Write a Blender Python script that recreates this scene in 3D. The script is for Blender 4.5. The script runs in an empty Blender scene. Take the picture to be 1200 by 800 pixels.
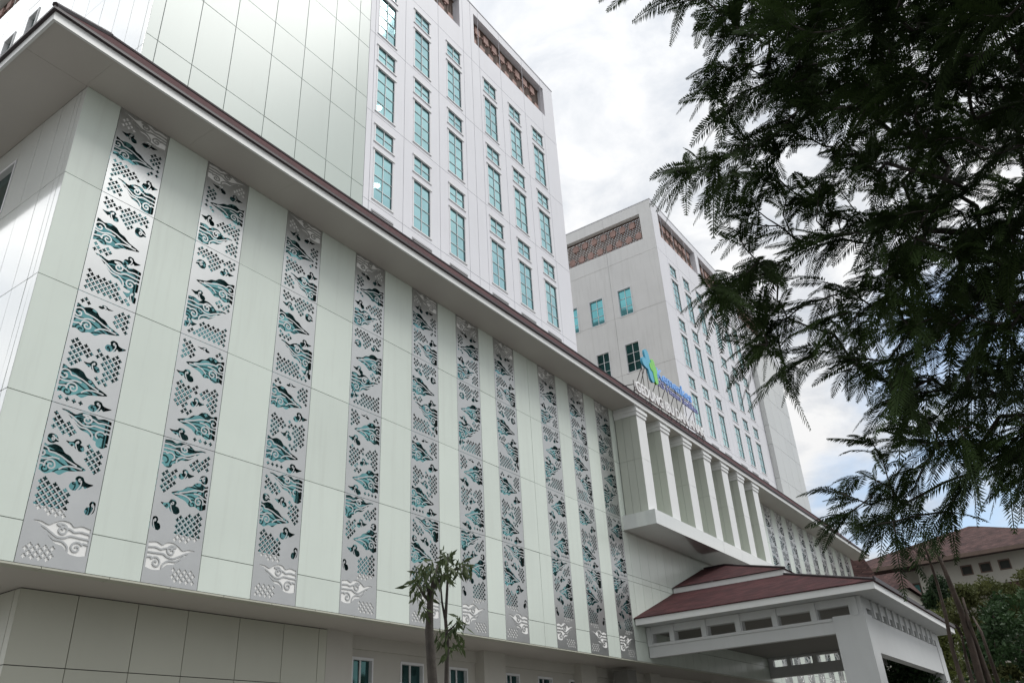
import bpy, math, random
import numpy as np
from mathutils import Vector, Matrix
from mathutils.geometry import delaunay_2d_cdt

random.seed(7)
rng = np.random.default_rng(7)
scene = bpy.context.scene
COL = scene.collection

# ------------------------------------------------------------------ camera
cd = bpy.data.cameras.new('camera')
cam = bpy.data.objects.new('camera', cd)
COL.objects.link(cam)
cd.sensor_fit = 'HORIZONTAL'
cd.sensor_width = 36.0
cd.lens = 28.495
cd.clip_start = 0.1
cd.clip_end = 3000
CR = Vector((0.5736205, -0.81752125, -0.05117148))
CU = Vector((-0.36172576, -0.30886716, 0.87963376))
CF = Vector((0.73492449, 0.48606592, 0.47289103))
CP = Vector((-6.36644057, -14.21424747, 1.6))
cam.matrix_world = Matrix(((CR.x, CU.x, -CF.x, CP.x), (CR.y, CU.y, -CF.y, CP.y), (CR.z, CU.z, -CF.z, CP.z), (0, 0, 0, 1)))
scene.camera = cam

# ------------------------------------------------------------------ sun, sky, exposure
SUN_EL, SUN_AZ = math.radians(56), math.radians(152)      # azimuth clockwise from +y
sun_dir = Vector((math.sin(SUN_AZ) * math.cos(SUN_EL), math.cos(SUN_AZ) * math.cos(SUN_EL), math.sin(SUN_EL)))
sd = bpy.data.lights.new('sun', 'SUN')
sd.energy = 1.5
sd.angle = math.radians(25)
sd.color = (1.0, 0.985, 0.96)
sun = bpy.data.objects.new('sun', sd)
COL.objects.link(sun)
sun.rotation_euler = sun_dir.to_track_quat('Z', 'Y').to_euler()

world = bpy.data.worlds.new('World')
scene.world = world
world.use_nodes = True
nt = world.node_tree
nt.nodes.clear()
L = nt.links.new


def wn(kind, **kw):
    n = nt.nodes.new(kind)
    for k, v in kw.items():
        setattr(n, k, v)
    return n


def wmath(op, a, b=None, clamp=False):
    n = wn('ShaderNodeMath', operation=op, use_clamp=clamp)
    for i, x in enumerate((a, b)):
        if x is None:
            continue
        if isinstance(x, (int, float)):
            n.inputs[i].default_value = x
        else:
            L(x, n.inputs[i])
    return n.outputs[0]


sky = wn('ShaderNodeTexSky', sky_type='NISHITA', sun_disc=False, sun_elevation=SUN_EL, sun_rotation=SUN_AZ)
tc = wn('ShaderNodeTexCoord')
sep = wn('ShaderNodeSeparateXYZ')
L(tc.outputs['Generated'], sep.inputs[0])
zz = wmath('MAXIMUM', wmath('ADD', sep.outputs['Z'], 0.18), 0.05)
comb = wn('ShaderNodeCombineXYZ')
L(wmath('DIVIDE', sep.outputs['X'], zz), comb.inputs[0])
L(wmath('DIVIDE', sep.outputs['Y'], zz), comb.inputs[1])


def wnoise(scale, detail, rough, off):
    m = wn('ShaderNodeMapping')
    m.inputs['Location'].default_value = off
    L(comb.outputs[0], m.inputs[0])
    n = wn('ShaderNodeTexNoise')
    n.inputs['Scale'].default_value = scale
    n.inputs['Detail'].default_value = detail
    n.inputs['Roughness'].default_value = rough
    n.inputs['Distortion'].default_value = 0.3
    L(m.outputs[0], n.inputs['Vector'])
    return n.outputs['Fac']


n1 = wnoise(2.6, 8, 0.55, (0.3, 1.7, 0))
n2 = wnoise(0.9, 4, 0.5, (4.1, 0.2, 0))
n3 = wnoise(6.0, 6, 0.6, (1.1, 7.3, 0))
# an opening in the cloud deck low over the street to the right
dotn = wn('ShaderNodeVectorMath', operation='DOT_PRODUCT')
L(tc.outputs['Generated'], dotn.inputs[0])
dotn.inputs[1].default_value = Vector((0.93, -0.02, 0.27)).normalized()
ramp0 = wn('ShaderNodeMapRange', interpolation_type='SMOOTHSTEP')
L(dotn.outputs['Value'], ramp0.inputs['Value'])
ramp0.inputs['From Min'].default_value = 0.945
ramp0.inputs['From Max'].default_value = 0.995
opening = ramp0.outputs[0]
thr = wmath('SUBTRACT', wmath('MULTIPLY', opening, 0.52), 0.18)
cm = wn('ShaderNodeMapRange', interpolation_type='SMOOTHSTEP')
L(wmath('SUBTRACT', n1, thr), cm.inputs['Value'])
cm.inputs['From Min'].default_value = 0.04
cm.inputs['From Max'].default_value = 0.46
cover = cm.outputs[0]
shade = wmath('ADD', wmath('MULTIPLY', n2, 0.45), wmath('MULTIPLY', n3, 0.55))
cr = wn('ShaderNodeValToRGB')
L(shade, cr.inputs[0])
cr.color_ramp.elements[0].position = 0.41
cr.color_ramp.elements[0].color = (0.64, 0.68, 0.74, 1)
cr.color_ramp.elements[1].position = 0.585
cr.color_ramp.elements[1].color = (1.0, 1.0, 1.0, 1)
# an overcast sky is brightest overhead
lift = wmath('ADD', wmath('MULTIPLY', wmath('MAXIMUM', sep.outputs['Z'], 0.0), 0.50), 0.72)
# bright patch added to the sky, for the glossy left faces to reflect
dotb = wn('ShaderNodeVectorMath', operation='DOT_PRODUCT')
L(tc.outputs['Generated'], dotb.inputs[0])
dotb.inputs[1].default_value = Vector((-0.38, 0.80, 0.42)).normalized()
rb = wn('ShaderNodeMapRange', interpolation_type='SMOOTHSTEP')
L(dotb.outputs['Value'], rb.inputs['Value'])
rb.inputs['From Min'].default_value = 0.70
rb.inputs['From Max'].default_value = 1.0
lift = wmath('ADD', lift, wmath('MULTIPLY', rb.outputs[0], 0.9))
csc = wn('ShaderNodeVectorMath', operation='SCALE')
L(cr.outputs[0], csc.inputs[0])
L(wmath('MULTIPLY', lift, 7.9), csc.inputs['Scale'])
ssc = wn('ShaderNodeVectorMath', operation='SCALE')
L(sky.outputs[0], ssc.inputs[0])
ssc.inputs['Scale'].default_value = 1.4
hz = wn('ShaderNodeMixRGB')
hz.inputs[0].default_value = 0.45
L(ssc.outputs[0], hz.inputs[1])
hz.inputs[2].default_value = (4.6, 5.7, 6.8, 1)
mix = wn('ShaderNodeMixRGB')
L(cover, mix.inputs[0])
L(hz.outputs[0], mix.inputs[1])
L(csc.outputs[0], mix.inputs[2])
bg = wn('ShaderNodeBackground')
bg.inputs['Strength'].default_value = 0.1
L(mix.outputs[0], bg.inputs['Color'])
wo = wn('ShaderNodeOutputWorld')
L(bg.outputs[0], wo.inputs['Surface'])

scene.view_settings.view_transform = 'Standard'
scene.view_settings.look = 'None'
scene.view_settings.gamma = 1
scene.view_settings.use_curve_mapping = False
scene.view_settings.exposure = 0.42
scene.cycles.max_bounces = 6
scene.cycles.transparent_max_bounces = 8


# ------------------------------------------------------------------ materials
def material(name, color, rough=0.6, metal=0.0, var=0.06, scale=1.5, bump=0.0, bscale=40.0, spec=0.5, stain=0.0, color2=None, stretch=None):
    m = bpy.data.materials.new(name)
    m.use_nodes = True
    t = m.node_tree
    p = t.nodes['Principled BSDF']
    p.inputs['Roughness'].default_value = rough
    p.inputs['Metallic'].default_value = metal
    p.inputs['Specular IOR Level'].default_value = spec
    c = t.nodes.new('ShaderNodeTexCoord')
    vec = c.outputs['Object']
    if stretch:
        mp = t.nodes.new('ShaderNodeMapping')
        mp.inputs['Scale'].default_value = stretch
        t.links.new(vec, mp.inputs[0])
        vec = mp.outputs[0]
    n = t.nodes.new('ShaderNodeTexNoise')
    n.inputs['Scale'].default_value = scale
    n.inputs['Detail'].default_value = 6
    n.inputs['Roughness'].default_value = 0.6
    t.links.new(vec, n.inputs['Vector'])
    r = t.nodes.new('ShaderNodeValToRGB')
    r.color_ramp.elements[0].position = 0.3
    r.color_ramp.elements[1].position = 0.7
    c2 = color2 or tuple(min(1, x * (1 + var)) for x in color)
    c1 = color if color2 else tuple(x * (1 - var) for x in color)
    r.color_ramp.elements[0].color = (*c1, 1)
    r.color_ramp.elements[1].color = (*c2, 1)
    t.links.new(n.outputs['Fac'], r.inputs[0])
    out = r.outputs[0]
    if stain > 0:                       # rain streaks, long in z
        mp = t.nodes.new('ShaderNodeMapping')
        mp.inputs['Scale'].default_value = (3.2, 3.2, 0.22)
        t.links.new(c.outputs['Object'], mp.inputs[0])
        s = t.nodes.new('ShaderNodeTexNoise')
        s.inputs['Scale'].default_value = 1.3
        s.inputs['Detail'].default_value = 7
        s.inputs['Roughness'].default_value = 0.65
        t.links.new(mp.outputs[0], s.inputs['Vector'])
        sr = t.nodes.new('ShaderNodeValToRGB')
        sr.color_ramp.elements[0].position = 0.5
        sr.color_ramp.elements[1].position = 0.78
        sr.color_ramp.elements[0].color = (0, 0, 0, 1)
        sr.color_ramp.elements[1].color = (stain, stain, stain, 1)
        t.links.new(s.outputs['Fac'], sr.inputs[0])
        mx = t.nodes.new('ShaderNodeMixRGB')
        t.links.new(sr.outputs[0], mx.inputs[0])
        t.links.new(out, mx.inputs[1])
        mx.inputs[2].default_value = (0.30, 0.29, 0.26, 1)
        out = mx.outputs[0]
    t.links.new(out, p.inputs['Base Color'])
    if bump > 0:
        b = t.nodes.new('ShaderNodeTexNoise')
        b.inputs['Scale'].default_value = bscale
        b.inputs['Detail'].default_value = 4
        t.links.new(vec, b.inputs['Vector'])
        bn = t.nodes.new('ShaderNodeBump')
        bn.inputs['Strength'].default_value = bump
        bn.inputs['Distance'].default_value = 0.02
        t.links.new(b.outputs['Fac'], bn.inputs['Height'])
        t.links.new(bn.outputs[0], p.inputs['Normal'])
    return m


def tile_material(name, c1, c2, course=0.28, width=0.33, bumpd=0.03):
    """shingles in staggered courses; u runs along the eave, v is height"""
    m = material(name, c1, 0.85, 0, 0.2, 1.1, color2=c2, spec=0.25)
    t = m.node_tree
    p = t.nodes['Principled BSDF']
    base = p.inputs['Base Color'].links[0].from_socket
    c = t.nodes.new('ShaderNodeTexCoord')
    sp = t.nodes.new('ShaderNodeSeparateXYZ')
    t.links.new(c.outputs['Object'], sp.inputs[0])
    ad = t.nodes.new('ShaderNodeMath')
    ad.operation = 'ADD'
    t.links.new(sp.outputs['X'], ad.inputs[0])
    t.links.new(sp.outputs['Y'], ad.inputs[1])
    cb = t.nodes.new('ShaderNodeCombineXYZ')
    t.links.new(ad.outputs[0], cb.inputs[0])
    t.links.new(sp.outputs['Z'], cb.inputs[1])
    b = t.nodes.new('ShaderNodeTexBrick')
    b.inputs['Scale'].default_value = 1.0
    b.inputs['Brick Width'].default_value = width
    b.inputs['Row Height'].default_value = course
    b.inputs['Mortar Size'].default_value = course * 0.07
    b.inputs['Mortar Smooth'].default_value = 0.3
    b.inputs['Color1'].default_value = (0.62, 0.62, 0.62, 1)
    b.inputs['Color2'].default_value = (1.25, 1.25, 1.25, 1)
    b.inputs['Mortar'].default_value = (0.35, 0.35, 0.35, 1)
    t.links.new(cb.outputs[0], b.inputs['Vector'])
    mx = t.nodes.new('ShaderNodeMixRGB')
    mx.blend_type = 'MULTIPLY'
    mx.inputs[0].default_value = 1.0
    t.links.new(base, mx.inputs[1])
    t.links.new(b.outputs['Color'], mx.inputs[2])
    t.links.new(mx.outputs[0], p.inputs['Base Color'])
    bn = t.nodes.new('ShaderNodeBump')
    bn.inputs['Distance'].default_value = bumpd
    bn.inputs['Strength'].default_value = 0.6
    t.links.new(b.outputs['Color'], bn.inputs['Height'])
    t.links.new(bn.outputs[0], p.inputs['Normal'])
    return m


def glass_material(name, tint, rough=0.04, thru=0.0, streak=0.25, dark=None):
    m = bpy.data.materials.new(name)
    m.use_nodes = True
    t = m.node_tree
    t.nodes.clear()
    out = t.nodes.new('ShaderNodeOutputMaterial')
    c = t.nodes.new('ShaderNodeTexCoord')
    n = t.nodes.new('ShaderNodeTexNoise')
    n.inputs['Scale'].default_value = 0.7 if dark is None else 2.3
    n.inputs['Detail'].default_value = 3
    t.links.new(c.outputs['Object'], n.inputs['Vector'])
    r = t.nodes.new('ShaderNodeValToRGB')
    r.color_ramp.elements[0].position = 0.35 if dark is None else 0.47
    r.color_ramp.elements[1].position = 0.65 if dark is None else 0.53
    r.color_ramp.elements[0].color = (*(dark or tuple(x * (1 - streak) for x in tint)), 1)
    r.color_ramp.elements[1].color = (*tint, 1)
    t.links.new(n.outputs['Fac'], r.inputs[0])
    p = t.nodes.new('ShaderNodeBsdfPrincipled')
    p.inputs['Metallic'].default_value = 0.75
    p.inputs['Roughness'].default_value = rough
    t.links.new(r.outputs[0], p.inputs['Base Color'])
    last = p.outputs[0]
    if thru > 0:
        tr = t.nodes.new('ShaderNodeBsdfTransparent')
        tr.inputs[0].default_value = (0.55, 0.9, 0.88, 1)
        mx = t.nodes.new('ShaderNodeMixShader')
        mx.inputs[0].default_value = thru
        t.links.new(last, mx.inputs[1])
        t.links.new(tr.outputs[0], mx.inputs[2])
        last = mx.outputs[0]
    t.links.new(last, out.inputs[0])
    return m


def leaf_material(name, c1, c2, rough=0.55, trans=0.25, scale=3.0):
    m = material(name, c1, rough, 0, 0.1, scale, color2=c2, spec=0.16)
    t = m.node_tree
    p = t.nodes['Principled BSDF']
    src = p.inputs['Base Color'].links[0].from_socket
    tl = t.nodes.new('ShaderNodeBsdfTranslucent')
    t.links.new(src, tl.inputs[0])
    mx = t.nodes.new('ShaderNodeMixShader')
    mx.inputs[0].default_value = trans
    o = t.nodes['Material Output']
    t.links.new(p.outputs[0], mx.inputs[1])
    t.links.new(tl.outputs[0], mx.inputs[2])
    t.links.new(mx.outputs[0], o.inputs[0])
    return m


M = {}
M['acp'] = material('pale_green_cladding', (0.63, 0.692, 0.632), 0.26, 0.0, 0.03, 0.5, bump=0.012, bscale=3.0, spec=0.45, stain=0.15)
M['acp_white'] = material('white_cladding', (0.68, 0.71, 0.69), 0.12, 0.0, 0.02, 0.5, bump=0.01, bscale=3.0, spec=0.45, stain=0.10)
M['acp_tower'] = material('tower_cladding', (0.46, 0.52, 0.485), 0.30, 0.0, 0.02, 0.3, bump=0.01, bscale=2.0, spec=0.45, stain=0.05)
M['acp_block'] = material('grey_white_cladding', (0.56, 0.575, 0.565), 0.4, 0.0, 0.02, 0.3, spec=0.4, stain=0.06)
M['acp_shaded'] = material('shaded_column_cladding', (0.50, 0.525, 0.47), 0.35, 0.0, 0.02, 0.5, spec=0.4, stain=0.1)  # column sides: shade put into the colour, darker than the lit fronts
M['joint'] = material('dark_joint', (0.05, 0.055, 0.05), 0.9)
M['joint_soft'] = material('grey_joint', (0.34, 0.34, 0.35), 0.9)
M['paint'] = material('tower_white_paint', (0.69, 0.695, 0.735), 0.55, 0, 0.02, 0.6, stain=0.07)
M['paint_grey'] = material('tower_side_paint', (0.70, 0.70, 0.69), 0.75, 0, 0.05, 0.5, stain=0.22, bump=0.05)
M['trim'] = material('window_trim_paint', (0.72, 0.725, 0.74), 0.5, 0, 0.02, 1.0)
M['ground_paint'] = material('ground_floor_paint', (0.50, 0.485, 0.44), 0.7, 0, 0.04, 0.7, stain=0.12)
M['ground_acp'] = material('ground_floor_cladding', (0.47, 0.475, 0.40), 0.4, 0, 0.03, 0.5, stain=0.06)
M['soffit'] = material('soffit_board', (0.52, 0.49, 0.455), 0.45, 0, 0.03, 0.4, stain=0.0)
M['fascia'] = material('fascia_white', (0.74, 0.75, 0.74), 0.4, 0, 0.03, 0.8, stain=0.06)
M['gutter'] = material('dark_gutter', (0.035, 0.025, 0.028), 0.5)
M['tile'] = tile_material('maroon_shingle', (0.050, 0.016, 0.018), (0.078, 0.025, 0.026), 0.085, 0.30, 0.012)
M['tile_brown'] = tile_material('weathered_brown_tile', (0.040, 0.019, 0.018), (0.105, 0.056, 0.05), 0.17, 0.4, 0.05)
M['steel'] = material('brushed_steel', (0.495, 0.505, 0.50), 0.34, 0.85, 0.04, 2.0, spec=0.5)
M['board'] = material('white_backing_board', (0.82, 0.82, 0.80), 0.6, 0, 0.02, 1.0)
M['glass_strip'] = glass_material('glass_behind_strips', (0.155, 0.38, 0.395), 0.03, 0.0, 0.1)
M['pane'] = glass_material('teal_tower_glass', (0.46, 0.76, 0.79), 0.05, 0.14, 0.14)
M['pane_side'] = glass_material('teal_side_glass', (0.16, 0.44, 0.47), 0.05, 0.0, 0.2)
M['pane_dark'] = glass_material('dark_green_glass', (0.035, 0.12, 0.115), 0.05, 0.0, 0.5)
M['pane_ground'] = glass_material('ground_floor_glass', (0.06, 0.15, 0.15), 0.04, 0.0, 0.4)
M['room'] = material('dim_room', (0.10, 0.17, 0.17), 0.9)
M['brown'] = material('brown_lattice', (0.135, 0.095, 0.075), 0.7, 0, 0.15, 2.0)
M['terracotta'] = material('terracotta_block', (0.36, 0.235, 0.205), 0.75, 0, 0.15, 3.0)
M['canopy'] = material('canopy_paint', (0.56, 0.575, 0.575), 0.55, 0, 0.03, 0.8, stain=0.10)
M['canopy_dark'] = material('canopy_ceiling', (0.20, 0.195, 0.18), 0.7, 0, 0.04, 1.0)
M['letter_white'] = material('white_letter', (0.85, 0.85, 0.85), 0.35, 0, 0.01)
M['letter_blue'] = material('blue_letter', (0.20, 0.45, 0.90), 0.3, 0, 0.05)
M['letter_violet'] = material('violet_letter', (0.24, 0.27, 0.52), 0.4, 0, 0.08)
M['logo_blue'] = material('blue_logo', (0.08, 0.40, 0.58), 0.3, 0, 0.05)
M['logo_green'] = material('green_logo', (0.20, 0.62, 0.10), 0.3, 0, 0.05)
M['strut'] = material('sign_strut', (0.05, 0.045, 0.045), 0.6)
M['wall_far'] = material('cream_wall', (0.42, 0.41, 0.36), 0.8, 0, 0.06, 0.6, stain=0.25)
M['bark'] = material('grey_bark', (0.05, 0.043, 0.036), 0.9, 0, 0.3, 9.0, bump=0.4, bscale=25)
M['bark_brown'] = material('brown_bark', (0.05, 0.035, 0.026), 0.9, 0, 0.35, 9.0, bump=0.4, bscale=25)
M['leaf_feather'] = leaf_material('feathery_leaf', (0.017, 0.029, 0.012), (0.046, 0.078, 0.020), 0.6, 0.26, 1.2)
M['leaf_young'] = leaf_material('young_tree_leaf', (0.04, 0.06, 0.028), (0.085, 0.11, 0.045), 0.45, 0.25, 6.0)
M['leaf_olive'] = leaf_material('olive_leaf', (0.045, 0.060, 0.020), (0.12, 0.125, 0.045), 0.6, 0.25, 1.0)
M['leaf_dark'] = leaf_material('dark_leaf', (0.016, 0.034, 0.016), (0.045, 0.085, 0.03), 0.5, 0.2, 0.8)
M['leaf_bright'] = leaf_material('yellow_green_leaf', (0.075, 0.10, 0.025), (0.15, 0.17, 0.05), 0.5, 0.3, 2.0)
M['paving'] = material('paving', (0.17, 0.165, 0.15), 0.9, 0, 0.12, 0.8, bump=0.2)
M['asphalt'] = material('asphalt', (0.05, 0.05, 0.052), 0.9, 0, 0.2, 2.0, bump=0.3)
M['kerb'] = material('kerb_concrete', (0.32, 0.32, 0.30), 0.85, 0, 0.1, 2.0)
M['grass'] = material('grass_sheet', (0.04, 0.07, 0.02), 0.9, 0, 0.4, 2.0, bump=0.6)
def plate_tone(m, amount):
    """each cladding plate was coated on its own: slightly different tone"""
    t = m.node_tree
    p = t.nodes['Principled BSDF']
    src = p.inputs['Base Color'].links[0].from_socket
    g = t.nodes.new('ShaderNodeNewGeometry')
    mr = t.nodes.new('ShaderNodeMapRange')
    mr.inputs['To Min'].default_value = 1 - amount
    mr.inputs['To Max'].default_value = 1 + amount
    t.links.new(g.outputs['Random Per Island'], mr.inputs['Value'])
    sc = t.nodes.new('ShaderNodeVectorMath')
    sc.operation = 'SCALE'
    t.links.new(src, sc.inputs[0])
    t.links.new(mr.outputs[0], sc.inputs['Scale'])
    t.links.new(sc.outputs[0], p.inputs['Base Color'])


plate_tone(M['acp'], 0.035)
plate_tone(M['acp_tower'], 0.03)
plate_tone(M['acp_block'], 0.03)
plate_tone(M['ground_acp'], 0.04)
_p = M['acp_white'].node_tree.nodes['Principled BSDF']
_p.inputs['Coat Weight'].default_value = 1.0
_p.inputs['Coat Roughness'].default_value = 0.05
_p.inputs['Coat IOR'].default_value = 1.62
ml = bpy.data.materials.new('lit_ceiling_lamp')
ml.use_nodes = True
ml.node_tree.nodes.clear()
_e = ml.node_tree.nodes.new('ShaderNodeEmission')
_e.inputs['Strength'].default_value = 9.0
_o = ml.node_tree.nodes.new('ShaderNodeOutputMaterial')
ml.node_tree.links.new(_e.outputs[0], _o.inputs[0])
M['lamp'] = ml


# ------------------------------------------------------------------ mesh helpers
def link(name, me, mat, parent=None):
    o = bpy.data.objects.new(name, me)
    COL.objects.link(o)
    if mat is not None:
        me.materials.append(mat)
    if parent is not None:
        o.parent = parent
    return o


def inside_poly(P, x, y):
    c = False
    n = len(P)
    for i in range(n):
        (x0, y0), (x1, y1) = P[i], P[(i + 1) % n]
        if (y0 > y) != (y1 > y) and x < x0 + (y - y0) * (x1 - x0) / (y1 - y0):
            c = not c
    return c


class MB:
    def __init__(self):
        self.v, self.f = [], []

    def face(self, *pts):
        i = len(self.v)
        self.v.extend(pts)
        self.f.append(tuple(range(i, i + len(pts))))

    def box(self, x0, x1, y0, y1, z0, z1):
        i = len(self.v)
        for x in (x0, x1):
            for y in (y0, y1):
                for z in (z0, z1):
                    self.v.append((x, y, z))
        for f in ((0, 1, 3, 2), (4, 6, 7, 5), (0, 4, 5, 1), (2, 3, 7, 6), (0, 2, 6, 4), (1, 5, 7, 3)):
            self.f.append(tuple(i + k for k in f))

    def bar(self, a, b, r, n=6, r2=None):
        self.tube([a, b], [r, r if r2 is None else r2], n)

    def tube(self, pts, rad, n=6):
        pts = [Vector(p) for p in pts]
        base = len(self.v)
        ref = Vector((0.31, 0.92, 0.2)).normalized()
        for k, p in enumerate(pts):
            d = (pts[min(k + 1, len(pts) - 1)] - pts[max(k - 1, 0)])
            if d.length < 1e-9:
                d = Vector((0, 0, 1))
            d.normalize()
            a = d.cross(ref)
            if a.length < 0.05:
                a = d.cross(Vector((1, 0, 0)))
            a.normalize()
            b = d.cross(a)
            for j in range(n):
                t = 2 * math.pi * j / n
                self.v.append(tuple(p + (a * math.cos(t) + b * math.sin(t)) * rad[k]))
        for k in range(len(pts) - 1):
            for j in range(n):
                j2 = (j + 1) % n
                self.f.append((base + k * n + j, base + k * n + j2, base + (k + 1) * n + j2, base + (k + 1) * n + j))
        self.f.append(tuple(base + j for j in range(n - 1, -1, -1)))
        e = base + (len(pts) - 1) * n
        self.f.append(tuple(e + j for j in range(n)))

    def build(self, name, mat, parent=None, smooth=False):
        me = bpy.data.meshes.new(name)
        me.from_pydata(self.v, [], self.f)
        me.update()
        if smooth:
            for p in me.polygons:
                p.use_smooth = True
        return link(name, me, mat, parent)


def quads_mesh(name, V, mat, parent=None, nv=4):
    """V: (n, 4, 3) array of quads."""
    V = np.asarray(V, dtype=np.float32)
    n = V.shape[0]
    me = bpy.data.meshes.new(name)
    me.vertices.add(n * nv)
    me.vertices.foreach_set('co', V.ravel())
    me.loops.add(n * nv)
    me.loops.foreach_set('vertex_index', np.arange(n * nv, dtype=np.int32))
    me.polygons.add(n)
    me.polygons.foreach_set('loop_start', np.arange(0, n * nv, nv, dtype=np.int32))
    me.update(calc_edges=True)
    return link(name, me, mat, parent)


def thing(name, label, cat, loc=(0, 0, 0), group=None):
    o = bpy.data.objects.new(name, None)
    COL.objects.link(o)
    o.location = loc
    o['label'] = label
    o['category'] = cat
    if group:
        o['group'] = group
    return o


# cladding: plates with open joints over a recessed backing sheet
def front_map(y):
    return lambda u, v, w: (u, y - w, v)          # faces -y, u = x


def side_map(x):
    return lambda u, v, w: (x - w, u, v)          # faces -x, u = y


def clad(mb, mp, plates, holes=(), gap=0.014, depth=0.03, tilt=0.0016, w0=0.0):
    for (u0, u1, v0, v1) in plates:
        if u1 - u0 < 2.2 * gap or v1 - v0 < 2.2 * gap:
            continue
        a, b = random.gauss(0, tilt), random.gauss(0, tilt)
        uc, vc = (u0 + u1) / 2, (v0 + v1) / 2
        W = lambda u, v: w0 + a * (u - uc) + b * (v - vc)
        p0, p1, q0, q1 = u0 + gap / 2, u1 - gap / 2, v0 + gap / 2, v1 - gap / 2
        us, vs = {p0, p1}, {q0, q1}
        hs = [h for h in holes if h[0] < p1 and h[1] > p0 and h[2] < q1 and h[3] > q0]
        for h in hs:
            us |= {x for x in h[:2] if p0 < x < p1}
            vs |= {x for x in h[2:] if q0 < x < q1}
        us, vs = sorted(us), sorted(vs)
        for i in range(len(us) - 1):
            for j in range(len(vs) - 1):
                x, y = (us[i] + us[i + 1]) / 2, (vs[j] + vs[j + 1]) / 2
                if any(h[0] < x < h[1] and h[2] < y < h[3] for h in hs):
                    continue
                mb.face(*[mp(u, v, W(u, v)) for u, v in ((us[i], vs[j]), (us[i + 1], vs[j]), (us[i + 1], vs[j + 1]), (us[i], vs[j + 1]))])
        for (s, e) in (((p0, q0), (p1, q0)), ((p1, q0), (p1, q1)), ((p1, q1), (p0, q1)), ((p0, q1), (p0, q0))):
            mb.face(mp(*s, W(*s)), mp(*s, W(*s) - depth), mp(*e, W(*e) - depth), mp(*e, W(*e)))


def backing(mb, mp, u0, u1, v0, v1, holes=(), w=-0.03, reveal=0.3):
    us, vs = {u0, u1}, {v0, v1}
    hs = [(max(h[0], u0), min(h[1], u1), max(h[2], v0), min(h[3], v1)) for h in holes if h[0] < u1 and h[1] > u0 and h[2] < v1 and h[3] > v0]
    for h in hs:
        us |= set(h[:2])
        vs |= set(h[2:])
    us, vs = sorted(us), sorted(vs)
    for i in range(len(us) - 1):
        for j in range(len(vs) - 1):
            x, y = (us[i] + us[i + 1]) / 2, (vs[j] + vs[j + 1]) / 2
            if any(h[0] < x < h[1] and h[2] < y < h[3] for h in hs):
                continue
            mb.face(*[mp(u, v, w) for u, v in ((us[i], vs[j]), (us[i + 1], vs[j]), (us[i + 1], vs[j + 1]), (us[i], vs[j + 1]))])


def reveals(mb, mp, holes, w0, w1):
    for h in holes:
        c = ((h[0], h[2]), (h[1], h[2]), (h[1], h[3]), (h[0], h[3]))
        for k in range(4):
            a, b = c[k], c[(k + 1) % 4]
            mb.face(mp(*a, w0), mp(*b, w0), mp(*b, w1), mp(*a, w1))


def grid(us, vs):
    return [(us[i], us[i + 1], vs[j], vs[j + 1]) for i in range(len(us) - 1) for j in range(len(vs) - 1)]


def mbox(mb, mp, u0, u1, v0, v1, w0, w1):
    P = [mp(u, v, w) for u in (u0, u1) for v in (v0, v1) for w in (w0, w1)]
    i = len(mb.v)
    mb.v.extend(P)
    for f in ((0, 1, 3, 2), (4, 6, 7, 5), (0, 4, 5, 1), (2, 3, 7, 6), (0, 2, 6, 4), (1, 5, 7, 3)):
        mb.f.append(tuple(i + k for k in f))


# ------------------------------------------------------------------ ground
mb = MB()
mb.box(-400, 900, -500, 800, -0.5, 0.0)
o = mb.build('ground', M['paving'])
o['kind'] = 'structure'
mb = MB()
mb.face((-60, -24, 0.004), (120, -24, 0.004), (120, -12.6, 0.004), (-60, -12.6, 0.004))
o = mb.build('road', M['asphalt'])
o['kind'] = 'structure'
mb = MB()
mb.box(-60, 120, -12.6, -12.4, 0, 0.13)
o = mb.build('kerb_strip', M['kerb'])
o['kind'] = 'structure'

# ------------------------------------------------------------------ podium building
ZB, ZT = 5.115, 15.115
J = [ZB, 5.81, 7.99, 10.36, 12.775, ZT]
SW = 1.2147
XL = [0.0, 2.272, 4.762, 7.281, 9.713, 11.857, 13.932, 16.727, 18.844, 20.959]
XR = [38.9, 40.95, 43.0, 45.1, 47.3, 49.5, 51.8, 54.0, 56.3, 58.4]
STR = XL + XR
XC, XE = -0.78, 60.4
pod = thing('podium_building', 'pale green clad podium with cut-out silver strips, maroon eave and a balcony of columns', 'building', (0, 0, 0))
fm = front_map(0.0)
sm = side_map(XC)
holes = [(x, x + SW, ZB - 0.05, ZT + 0.05) for x in STR]
plates = []
edges = [XC] + [e for x in XL for e in (x, x + SW)]
for a, b in [(edges[i], edges[i + 1]) for i in range(0, len(edges) - 1, 2)]:
    if b - a > 1.4:
        mid = a + (b - a) * 0.55
        plates += grid([a, mid, b], J)
    else:
        plates += grid([a, b], J)
x = XL[-1] + SW
ux = [x, 22.62] + [22.62 + 0.78 * k for k in range(1, 21)] + [XR[0]]
plates += grid(ux, [ZB, 5.81, 7.99, 8.22, 9.9, 12.775, ZT])
edges = [e for x in XR for e in (x, x + SW)][1:] + [XE]
plates += [p for i in range(0, len(edges) - 1, 2) for p in grid([edges[i], edges[i + 1]], J)]
mb = MB()
clad(mb, fm, plates)
mb.build('front_cladding', M['acp'], pod)
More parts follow.
